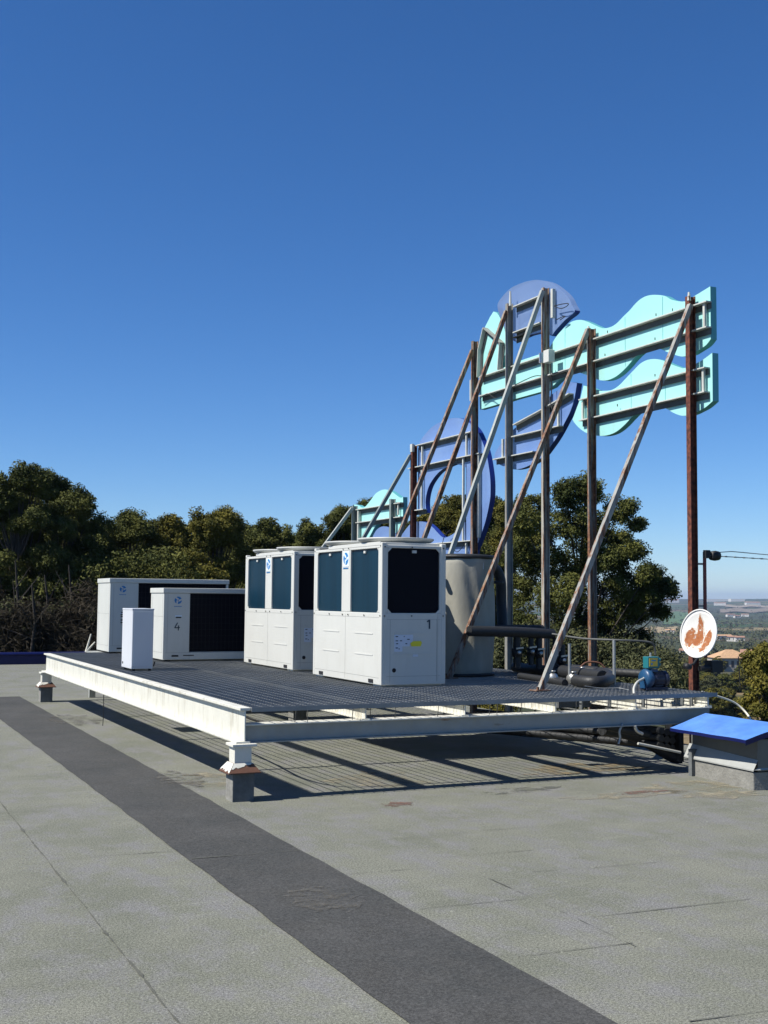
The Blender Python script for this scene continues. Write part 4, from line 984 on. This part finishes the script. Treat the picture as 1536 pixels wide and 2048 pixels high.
def land_material():
    m = bpy.data.materials.new('land'); m.use_nodes = True; nt = m.node_tree; N = nt.nodes; L = nt.links; b = N['Principled BSDF']
    b.inputs['Roughness'].default_value = .95; b.inputs['Specular IOR Level'].default_value = .1
    tc = N.new('ShaderNodeTexCoord')
    vo = N.new('ShaderNodeTexVoronoi'); vo.inputs['Scale'].default_value = 1/210; L.new(tc.outputs['Object'], vo.inputs['Vector'])
    sp = N.new('ShaderNodeSeparateColor'); L.new(vo.outputs['Color'], sp.inputs[0])
    rp = N.new('ShaderNodeValToRGB'); cr_ = rp.color_ramp; cr_.interpolation = 'CONSTANT'
    cols = [(0, (.05, .06, .03)), (.2, (.075, .11, .035)), (.36, (.17, .13, .07)), (.48, (.065, .075, .04)), (.62, (.045, .09, .03)), (.76, (.22, .18, .10)), (.84, (.07, .07, .045)), (.93, (.12, .09, .06))]
    cr_.elements[0].position = 0; cr_.elements[0].color = (*cols[0][1], 1); cr_.elements[1].position = cols[1][0]; cr_.elements[1].color = (*cols[1][1], 1)
    for p_, c_ in cols[2:]: e = cr_.elements.new(p_); e.color = (*c_, 1)
    L.new(sp.outputs[0], rp.inputs[0])
    nz = N.new('ShaderNodeTexNoise'); nz.inputs['Scale'].default_value = .02; nz.inputs['Detail'].default_value = 10; nz.inputs['Roughness'].default_value = .72; L.new(tc.outputs['Object'], nz.inputs['Vector'])
    r2 = N.new('ShaderNodeValToRGB'); r2.color_ramp.elements[0].position = .46; r2.color_ramp.elements[1].position = .54; L.new(nz.outputs[0], r2.inputs[0])
    mx = N.new('ShaderNodeMixRGB'); mx.inputs[2].default_value = (.04, .048, .026, 1); L.new(r2.outputs[0], mx.inputs[0]); L.new(rp.outputs[0], mx.inputs[1])
    n3 = N.new('ShaderNodeTexNoise'); n3.inputs['Scale'].default_value = .15; n3.inputs['Detail'].default_value = 8; n3.inputs['Roughness'].default_value = .75; L.new(tc.outputs['Object'], n3.inputs['Vector'])
    r3 = N.new('ShaderNodeValToRGB'); r3.color_ramp.elements[0].position = .35; r3.color_ramp.elements[0].color = (.55, .55, .55, 1); r3.color_ramp.elements[1].position = .7; r3.color_ramp.elements[1].color = (1.5, 1.45, 1.35, 1); L.new(n3.outputs[0], r3.inputs[0])
    m2 = N.new('ShaderNodeMixRGB'); m2.blend_type = 'MULTIPLY'; m2.inputs[0].default_value = 1; L.new(mx.outputs[0], m2.inputs[1]); L.new(r3.outputs[0], m2.inputs[2])
    L.new(m2.outputs[0], b.inputs['Base Color']); return m
MT['land'] = land_material()
s = MB(); s.v = vs; s.f = fs; s.sm = [True]*len(fs); land = s.build('ground', MT['land'], fix=False); tag(land, 'rolling countryside of scrub and fields', None, None, 'structure')
def hit(u, v, dmin=60, dmax=9000):
    d = dmin
    while d < dmax:
        p = at_depth(u, v, d)
        if p.z < terr(p.x, p.y): return p, d
        d *= 1.01
    return p, d

# ---- foliage
def leaf_mat(name, c1, c2, scale=.9):
    m = bpy.data.materials.new(name); m.use_nodes = True; nt = m.node_tree; N = nt.nodes; L = nt.links; b = N['Principled BSDF']
    b.inputs['Roughness'].default_value = .75; b.inputs['Specular IOR Level'].default_value = .12
    tc = N.new('ShaderNodeTexCoord'); nz = N.new('ShaderNodeTexNoise'); nz.inputs['Scale'].default_value = scale; nz.inputs['Detail'].default_value = 5; nz.inputs['Roughness'].default_value = .7
    L.new(tc.outputs['Object'], nz.inputs['Vector'])
    rp = N.new('ShaderNodeValToRGB'); rp.color_ramp.elements[0].position = .36; rp.color_ramp.elements[1].position = .66
    rp.color_ramp.elements[0].color = (*c1, 1); rp.color_ramp.elements[1].color = (*c2, 1); L.new(nz.outputs[0], rp.inputs[0]); L.new(rp.outputs[0], b.inputs['Base Color'])
    b.inputs['Transmission Weight'].default_value = 0
    return m
MT['pine'] = leaf_mat('pine_needles', (.028, .038, .010), (.118, .120, .028))
MT['pine2'] = leaf_mat('pine_needles_olive', (.042, .047, .010), (.165, .142, .026))
MT['scrub'] = leaf_mat('scrub_leaves', (.036, .044, .02), (.10, .10, .042), .5)
MT['twig'] = leaf_mat('dry_twigs', (.016, .014, .009), (.044, .036, .024), .8)
MT['bark_dk'] = material('dark_bark', (.045, .036, .028), .9, var=.5, var_scale=5)
MT['bark'] = material('pine_bark', (.065, .052, .04), .9, var=.5, var_scale=5, stretch=(1, 1, .3), bump=.6, bump_scale=14)

def leaves(centers, radii_, counts, ls, rng, up=.25, asp=.42):
    """many small blades spread through the given clumps -> vertices, faces (numpy)"""
    V = []
    for c, r_, k in zip(centers, radii_, counts):
        d = rng.normal(size=(k, 3)); d /= np.linalg.norm(d, axis=1)[:, None]
        q = rng.random(k)**.45
        p = np.array(c) + d*(q*r_)[:, None]*np.array([1, 1, .8])
        nrm = d*.7 + rng.normal(size=(k, 3))*.55 + np.array([0, 0, up]); nrm /= np.linalg.norm(nrm, axis=1)[:, None]
        a = np.cross(nrm, rng.normal(size=(k, 3))); a /= np.linalg.norm(a, axis=1)[:, None]
        b = np.cross(nrm, a); sz = ls*(.6+.8*rng.random(k))[:, None]
        V.append(np.stack([p-a*sz, p-b*sz*asp, p+a*sz, p+b*sz*asp], 1).reshape(-1, 3))
    return np.concatenate(V)
def leaf_object(name, V, mat, parent=None, loc=(0, 0, 0)):
    n = len(V)//4; me = bpy.data.meshes.new(name)
    me.vertices.add(len(V)); me.vertices.foreach_set('co', V.astype(np.float32).ravel())
    me.loops.add(4*n); me.loops.foreach_set('vertex_index', np.arange(4*n, dtype=np.int32))
    me.polygons.add(n); me.polygons.foreach_set('loop_start', np.arange(0, 4*n, 4, dtype=np.int32))
    try: me.polygons.foreach_set('loop_total', np.full(n, 4, dtype=np.int32))
    except Exception: pass
    me.update(calc_edges=True); me.validate(); me.materials.append(mat)
    o = bpy.data.objects.new(name, me); col.objects.link(o); o.location = loc
    if parent: o.parent = parent
    return o

def make_tree(base, H, W, seed, label, cat='tree', group=None, mat='pine', crown0=.30, name='pine_tree', dens=1.9, ls=.042, lobes=None, tips=None, fill=1., nl=1.):
    """base: ground point, H total height, W crown half width"""
    rng = np.random.default_rng(seed); rr = random.Random(seed)
    root = empty(name, base, label, cat, group)
    cents = []; rads = []
    if lobes is None:
        lobes = []
        z0 = crown0*H; zt = H - W*.24; dome = min(1.5*W, (zt-z0)*.8)
        for k in range(int(rr.randint(62, 70)*nl)):
            z = zt - (zt-z0)*rr.random()**1.15
            t = max(0, (z-(zt-dome))/dome); wid = math.sqrt(max(.03, 1-t*t)) * (1 if t > 0 else rr.uniform(.75, 1.05))
            a = rr.uniform(0, 2*math.pi); q = rr.random()**.45*wid*W*.86
            lobes.append((q*math.cos(a), q*math.sin(a), z, W*rr.uniform(.20, .38)))
        lobes.append((rr.uniform(-.2, .2)*W, 0, zt, W*.24))
        for _q in range(5): lobes.append((rr.uniform(-.6, .6)*W, rr.uniform(-.3, .3)*W, zt-W*rr.uniform(.12, .5), W*rr.uniform(.16, .28)))
    for x, y, z, r_ in lobes:
        m = int((8 + 16*r_)*fill)
        for _ in range(m):
            d = rng.normal(size=3); d /= np.linalg.norm(d); d[2] = d[2]*.75 + .12
            cents.append((x + d[0]*r_*rng.uniform(.45, 1.02), y + d[1]*r_*rng.uniform(.45, 1.02), z + d[2]*r_*rng.uniform(.45, 1.02)))
            rads.append(rng.uniform(.16, .46)*min(1.15, .55 + r_*.35))
    cnt = [int(dens*150*(q/.4)**1.8)+24 for q in rads]
    V = leaves(cents, rads, cnt, ls, rng)
    leaf_object('crown', V, MT[mat], root)
    s = MB(); top = H*.8
    pts = []; lx = rr.uniform(-.35, .35); 
    for i in range(9):
        t = i/8; pts.append((lx*t*t*2 + .12*math.sin(t*7+seed), .15*math.cos(t*5+seed), -.3 + top*t))
    s.tube(pts, [max(.03, .19*(1-t/9)+.02) for t in range(9)], 9)
    for x, y, z, r_ in lobes:
        zz = max(.2*H, z - rr.uniform(.8, 2.0)); i = min(8, max(1, int(zz/top*8))); p0 = Vector(pts[i])
        e = Vector((x, y, z)); s.tube([p0, p0.lerp(e, .5)+Vector((0, 0, -.2)), e], [.045, .03, .01], 5)
    o = s.build('trunk', MT['bark'], root, org=Vector((0, 0, 0)), fix=False)
    return root

def tree_px(u, vt, hw, depth, seed, label, **k):
    p = at_depth(u, vt, depth); gz = terr(p.x, p.y); H = p.z - gz
    return make_tree((p.x, p.y, gz), H, hw/FPX*depth, seed, label, **k)
TL = [
 (-60, 930, 90, 40, 1, 'pine', 'tall dark pine cut off by the left edge of the photo'),
 (45, 922, 74, 38, 2, 'pine', 'tallest dark pine at the far left, highest of the row behind the roof'),
 (98, 946, 50, 41, 14, 'pine', 'pine filling the gap right of the tallest one at the far left'),
 (152, 982, 66, 40, 3, 'pine', 'dark pine just right of the tallest one, above the left end of the platform'),
 (262, 1022, 50, 42, 4, 'pine', 'medium pine above the back left heat pump'),
 (338, 1032, 44, 43, 5, 'pine2', 'olive tinged pine behind the low heat pumps'),
 (440, 1014, 66, 40, 6, 'pine2', 'broad yellowish olive pine left of the tall heat pumps'),
 (535, 1036, 46, 43, 7, 'pine', 'rounded pine directly behind the farther tall heat pump'),
 (612, 1040, 46, 46, 8, 'pine', 'lower pine behind the gap between the tall heat pumps'),
 (690, 1016, 48, 47, 9, 'pine', 'loose pine rising beside the leftmost sign post'),
 (745, 994, 50, 48, 10, 'pine', 'pine behind the small teal wave panel'),
 (905, 990, 66, 46, 11, 'pine2', 'pine seen through the blue arch of the sign'),
 (985, 992, 46, 50, 12, 'pine', 'pine just behind the third sign post from the tank'),
 (825, 1040, 66, 50, 13, 'pine', 'low pine behind the blue peaked panel'),
]
GRP = 'pines behind the roof'
for (u, v, hw, d, sd, mt, lb) in TL: tree_px(u, v, hw*1.38, d, sd, lb, mat=mt, group=GRP, crown0=.40)
# the big pine on the right, with its own outline of lobes
D = 36.; k = D/FPX
pb = at_depth(1135, 1300, D); gz = terr(pb.x, pb.y); right = Vector((M3[0, 0], M3[1, 0], 0)).normalized(); fwd = Vector((M3[0, 2], M3[1, 2], 0)).normalized()
lob = []
rr = random.Random(8)
for (u, v, r_) in [(1160, 985, 36), (1195, 985, 30), (1120, 1000, 40), (1075, 1015, 40), (1220, 1030, 36), (1040, 1050, 42), (1085, 1060, 55), (1140, 1050, 60), (1190, 1060, 52),
                   (1030, 1110, 50), (1090, 1130, 60), (1150, 1120, 62), (1205, 1120, 50), (1250, 1075, 26), (1238, 1110, 34), (1262, 1055, 16), (1270, 1150, 30), (1235, 1170, 46), (1290, 1165, 28),
                   (1318, 1160, 20), (1328, 1175, 20), (1300, 1190, 32), (1265, 1200, 42), (1040, 1180, 55), (1105, 1200, 62), (1170, 1190, 62), (1225, 1230, 48), (1280, 1235, 30), (1310, 1225, 18), (1050, 1250, 55), (1120, 1265, 58), (1185, 1270, 56),
                   (1240, 1290, 44), (1285, 1285, 26), (1150, 1330, 60), (1080, 1330, 55), (1220, 1340, 50), (1290, 1320, 28), (1020, 1320, 45)]:
    p = at_depth(u, v, D) - Vector((pb.x, pb.y, gz)) + fwd*rr.uniform(-1.8, 1.8); lob.append((p.x, p.y, p.z, r_*k*.86))
make_tree((pb.x, pb.y, gz), at_depth(1160, 955, D).z-gz, 3, 77, 'large broad dark pine right of the tank, behind the sign posts', lobes=lob, mat='pine', dens=1.9, ls=.042, group=GRP, fill=2.1)
tree_px(1012, 1003, 50, 42, 21, 'smaller pine at the left shoulder of the large broad pine', mat='pine2', group=GRP)
# thin second row, darker undergrowth
rng = np.random.default_rng(4)
def mass(name, regions, mat, label, cat, ls=.16, nclump=500, rmin=.3, rmax=.8, dens=120, asp=.42):
    C_ = []; R_ = []
    for _ in range(nclump):
        u0, u1, v0, v1, d0, d1 = regions[rng.integers(len(regions))]
        p = at_depth(rng.uniform(u0, u1), rng.uniform(v0, v1), rng.uniform(d0, d1)); C_.append(tuple(p)); R_.append(rng.uniform(rmin, rmax))
    V = leaves(C_, R_, [int(dens*(r/.5)**1.5) for r in R_], ls, rng, asp=asp); o = leaf_object(name, V, MT[mat]); tag(o, label, cat, None, 'stuff'); return o
mass('undergrowth', [(-120, 210, 1185, 1335, 36, 41), (-120, 210, 1220, 1335, 35, 38), (150, 420, 1230, 1330, 37, 41)], 'twig', 'brown leafless undergrowth below the pines at the left', 'undergrowth', ls=.16, nclump=1000, dens=170, asp=.07)
mass('undergrowth', [(-130, 210, 1120, 1250, 37, 43), (-100, 420, 1110, 1240, 38, 43)], 'pine', 'low dark evergreen scrub between the pine trunks at the left', 'undergrowth', nclump=1100, ls=.05, dens=260, rmin=.2, rmax=.6)
mass('undergrowth', [(-130, 220, 1200, 1330, 35, 39)], 'scrub', 'scattered green sprigs among the brown undergrowth at the left', 'undergrowth', nclump=150, ls=.045, dens=120, rmin=.15, rmax=.45)
mass('undergrowth', [(380, 1010, 1100, 1330, 47, 52), (60, 500, 1090, 1210, 46, 52)], 'pine', 'dark green undergrowth filling under the pines', 'undergrowth', nclump=1300, ls=.06, dens=260)
mass('pine_wood', [(-140, 80, 1000, 1250, 46, 54), (60, 240, 1055, 1250, 48, 56), (220, 420, 1080, 1250, 48, 56), (400, 520, 1065, 1180, 50, 58), (500, 700, 1080, 1180, 52, 60), (680, 820, 1065, 1150, 52, 60), (820, 1010, 1045, 1150, 54, 62)], 'pine', 'pine wood closing the gaps behind the front row of pines', 'wood', nclump=1900, ls=.065, rmin=.4, rmax=.9, dens=230)
mass('undergrowth', [(1000, 1200, 1270, 1390, 33, 39), (1180, 1310, 1300, 1390, 33, 38), (1240, 1345, 1330, 1400, 31, 38)], 'scrub', 'dark scrub under the large broad pine', 'undergrowth', nclump=620, ls=.05, dens=300)
# bare trunks seen among undergrowth
for i, (u_, v0, v1, d) in enumerate(((30, 1120, 1320, 35.5), (95, 1150, 1320, 36), (140, 1130, 1320, 36.5), (62, 1170, 1320, 34.8))):
    a = at_depth(u_, v1, d); b = at_depth(u_+rnd.uniform(-12, 12), v0, d); m_ = a.lerp(b, .5) + Vector((.1, 0, 0))
    s = MB(); s.tube([a-Vector((0, 0, 6)), a, m_, b], [.08, .07, .05, .02], 8)
    for _ in range(5):
        t = rnd.uniform(.2, .9); q = a.lerp(b, t); s.tube([q, q + Vector((rnd.uniform(-.9, .9), rnd.uniform(-.4, .4), rnd.uniform(.3, 1.1)))], [.02, .008], 5)
    o = s.build('bare_tree', MT['bark_dk'], loc=a); tag(o, ['bare dark trunk at the far left above the blue parapet', 'bare trunk left of the platform corner', 'bare trunk just above the back left corner of the platform', 'thin bare trunk between the two left trunks'][i], 'tree', 'bare trunks in the undergrowth')
s = MB(); a = at_depth(172, 1304, 24)
for e in ((182, 1268), (190, 1284), (178, 1282)): s.tube([a, at_depth(e[0], e[1], 24)], [.025, .012], 6)
o = s.build('bleached_branch', MT['cable'], loc=a); tag(o, 'pale bleached bare branch sticking up behind the back left heat pump', 'branch')

# right foreground bush
tree_px(1528, 1288, 52, 34, 31, 'dense olive green bush at the right edge above the blue lid', cat='bush', name='bush', mat='pine2', crown0=.05, dens=1.4, ls=.05)
# mid distance bushes: three masters, copied
mids = []
for i, mt in enumerate(('scrub', 'pine', 'pine2')):
    p, d = hit(1420 + i*30, 1385, 40)
    mids.append(make_tree((p.x, p.y, terr(p.x, p.y)-.5), 3.6+i*.5, 2.3, 50+i, ('grey green bush below the dish', 'dark green bush below the dish', 'olive bush below the dish')[i], cat='bush', name='bush', mat=mt, crown0=.08, ls=.16, dens=.6, nl=.6, group='bushes on the slope below the roof'))
rr = random.Random(12)
tones = ('grey green', 'dark green', 'olive')
for i in range(64):
    j = i % 3
    if i < 40: u_, v_ = rr.uniform(1320, 1560), rr.uniform(1338, 1440)
    else: u_, v_ = rr.uniform(1240, 1560), rr.uniform(1290, 1345)
    p, d = hit(u_, v_, 45)
    c = copy_tree(mids[j]); c.location = (p.x, p.y, terr(p.x, p.y)-.6); sc = rr.uniform(.6, 1.25); c.scale = (sc, sc, sc*rr.uniform(.7, 1.1)); c.rotation_euler.z = rr.uniform(0, 6.28)
    c['label'] = tones[j] + (' bush on the slope below the dish' if i < 40 else ' bush on the slope around the tiled house')
    c['group'] = ['grey green slope bushes', 'dark green slope bushes', 'olive slope bushes'][j] + (' near' if i < 40 else ' far')
# far trees and hedges as one mass
C_ = []; R_ = []; N_ = []; S_ = []
Vs = []
for i in range(2600):
    u_ = rng.uniform(1230, 1700); v_ = 1212 + (1330-1212)*rng.random()**1.1
    p, d = hit(u_, v_, 200)
    clus = noise.noise(Vector((p.x/90, p.y/90, 1)))
    if clus < -.05 and rng.random() < .7: continue
    r_ = rng.uniform(1.6, 3.6)*(1+.6*(d > 1200)); z = terr(p.x, p.y)
    Vs.append(leaves([(p.x, p.y, z+r_*.6)], [r_], [34 if d < 900 else 14], r_*.28, rng, asp=.7))
o = leaf_object('far_trees', np.concatenate(Vs), MT['scrub']); tag(o, 'scattered far trees and hedges across the valley', 'trees', None, 'stuff')

# field patches lying on the slopes
def field(u0, u1, v0, v1, colr, nm, lb):
    g = []; nx_, ny_ = 14, 6
    for j in range(ny_+1):
        for i in range(nx_+1):
            v_ = v0+(v1-v0)*j/ny_ + 1.2*math.sin(i*.9+u0); p, d = hit(u0+(u1-u0)*i/nx_ , v_, 100); g.append((p.x, p.y, terr(p.x, p.y)+.5+d*.0006))
    s = MB(); s.add(g, [(j*(nx_+1)+i, j*(nx_+1)+i+1, (j+1)*(nx_+1)+i+1, (j+1)*(nx_+1)+i) for j in range(ny_) for i in range(nx_)], True)
    o = s.build(nm, material('field_'+nm, colr, .95, var=.3, var_scale=.05), fix=False); tag(o, lb, None, None, 'structure')
field(1325, 1392, 1226, 1250, (.07, .13, .04), 'green_field', 'green field left of the dish')
field(1290, 1372, 1256, 1268, (.30, .23, .12), 'stubble_field', 'tan stubble field left of the dish')
field(1440, 1560, 1219, 1226, (.20, .16, .11), 'brown_field', 'brown ploughed strip right of the dish')
field(1450, 1560, 1212, 1216, (.28, .23, .16), 'pale_field', 'pale strip near the horizon')

# ---- houses
MT['wallw'] = material('whitewash', (.60, .58, .53), .8, var=.15, var_scale=.6)
MT['walls'] = material('old_render', (.42, .37, .31), .9, var=.35, var_scale=.8)
MT['tile'] = material('clay_tiles', (.50, .31, .17), .85, var=.35, var_scale=1.6, bump=.5, bump_scale=6)
MT['tile2'] = material('old_clay_tiles', (.32, .18, .12), .85, var=.3, var_scale=1.2)
MT['win'] = material('dark_window', (.03, .03, .035), .3)
def house(u, v, w, l, h, rh, ang, label, hip=False, wm='wallw', tm='tile2', nwin=3, group=None, name='house', dmin=200, flat=False):
    p, d = hit(u, v, dmin); z = terr(p.x, p.y); root = empty(name, (p.x, p.y, z), label, 'house', group); root.rotation_euler.z = ang
    O0 = Vector((0, 0, 0))
    s = MB(); s.box(-l/2, l/2, -w/2, w/2, -2, h); s.build('wall', MT[wm], root, org=O0)
    e = .4; s = MB()
    if flat: s.box(-l/2-.2, l/2+.2, -w/2-.2, w/2+.2, h, h+.4)
    else:
        k_ = l/2-w/2 if hip else l/2+e
        v_ = [(-l/2-e, -w/2-e, h), (l/2+e, -w/2-e, h), (l/2+e, w/2+e, h), (-l/2-e, w/2+e, h), (-k_, 0, h+rh), (k_, 0, h+rh)]
        s.add(v_, [(0,1,5,4), (2,3,4,5), (1,2,5), (3,0,4), (3,2,1,0)])
        s.add([(a, b, c-.15) for a, b, c in v_[:4]] + v_[:4], [(0,1,5,4), (1,2,6,5), (2,3,7,6), (3,0,4,7)])
    s.build('roof', MT[tm] if not flat else MT['wallw'], root, org=O0)
    for i in range(nwin):
        x = -l/2 + l*(i+.5)/nwin
        s = MB(); s.box(x-.45, x+.45, -w/2-.05, -w/2+.05, h*.35, h*.8); s.build('window', MT['win'], root, org=O0)
    return root, d
ang = -math.atan2(right.y, right.x)*0
th = math.atan2(right.y, right.x)
house(1459, 1343, 9, 11.5, 4.6, 2.6, th+.15, 'large stone house with a sunlit orange tiled hip roof, right of the dish', True, 'walls', 'tile', 6, dmin=150)
house(1506, 1338, 6, 8, 5.5, 1.4, th-.3, 'white house beside the tiled one, partly behind the bush', False, 'wallw', 'tile2', 2, dmin=150)
G = 'small white houses in the valley'
for (u, v, w, l, h, lb, tm) in [
    (1461, 1234, 12, 22, 6, 'white house with reddish roof above and right of the dish', 'tile2'),
    (1474, 1236, 10, 16, 5, 'small white house beside the reddish roofed one', 'tile2'),
    (1490, 1234, 12, 20, 6, 'white house nearest the right edge under the brown field', 'tile2'),
    (1447, 1280, 8, 15, 4, 'long white house level with the middle of the dish', 'tile'),
    (1463, 1283, 7, 8, 4, 'little white house just right of the long white one', 'tile2'),
    (1479, 1284, 7, 8, 4, 'little white hut right of the long white house', 'tile2'),
    (1345, 1206, 25, 60, 14, 'pale farm building beside the large broad pine near the horizon', 'tile2'),
    (1372, 1316, 6, 6, 4, 'little white shed left of the dish base', 'tile2'),
    (1505, 1210, 30, 60, 10, 'pale farm building at the right near the horizon', 'tile2'),
    (1440, 1211, 30, 50, 10, 'pale farm building right of the antenna mast near the horizon', 'tile2'),
    (1340, 1267, 7, 10, 4, 'small pale house at the edge of the tan field', 'tile')]:
    house(u, v, w, l, h, h*.3, th + ((u*37) % 10 - 5)*.06, lb, False, 'wallw', tm, 2, G)
for (u, w, l, lb) in ((1440, 60, 150, 'long white warehouse on the horizon right of the mast'), (1473, 50, 70, 'shorter white warehouse on the horizon farther right')):
    house(u, 1203, w, l, 12, 1, th, lb, False, 'wallw', 'tile', 0, 'white warehouses on the horizon', 'warehouse', dmin=3600, flat=True)

# ------------------------------------------------------------------ air between here and the hills
HZ = True
if HZ:
    s = MB(); s.box(-13500, 13500, -13500, 13500, -75, 120); hz = s.build('haze', MT['black'])
    m = bpy.data.materials.new('haze_air'); m.use_nodes = True; N = m.node_tree.nodes; N.clear()
    out = N.new('ShaderNodeOutputMaterial'); pv = N.new('ShaderNodeVolumePrincipled'); pv.inputs['Color'].default_value = (.55, .72, 1, 1); pv.inputs['Density'].default_value = .00008; pv.inputs['Anisotropy'].default_value = .2
    m.node_tree.links.new(pv.outputs[0], out.inputs['Volume']); hz.data.materials[0] = m
    tag(hz, 'thin bluish haze over the distant hills', 'haze', None, 'stuff')
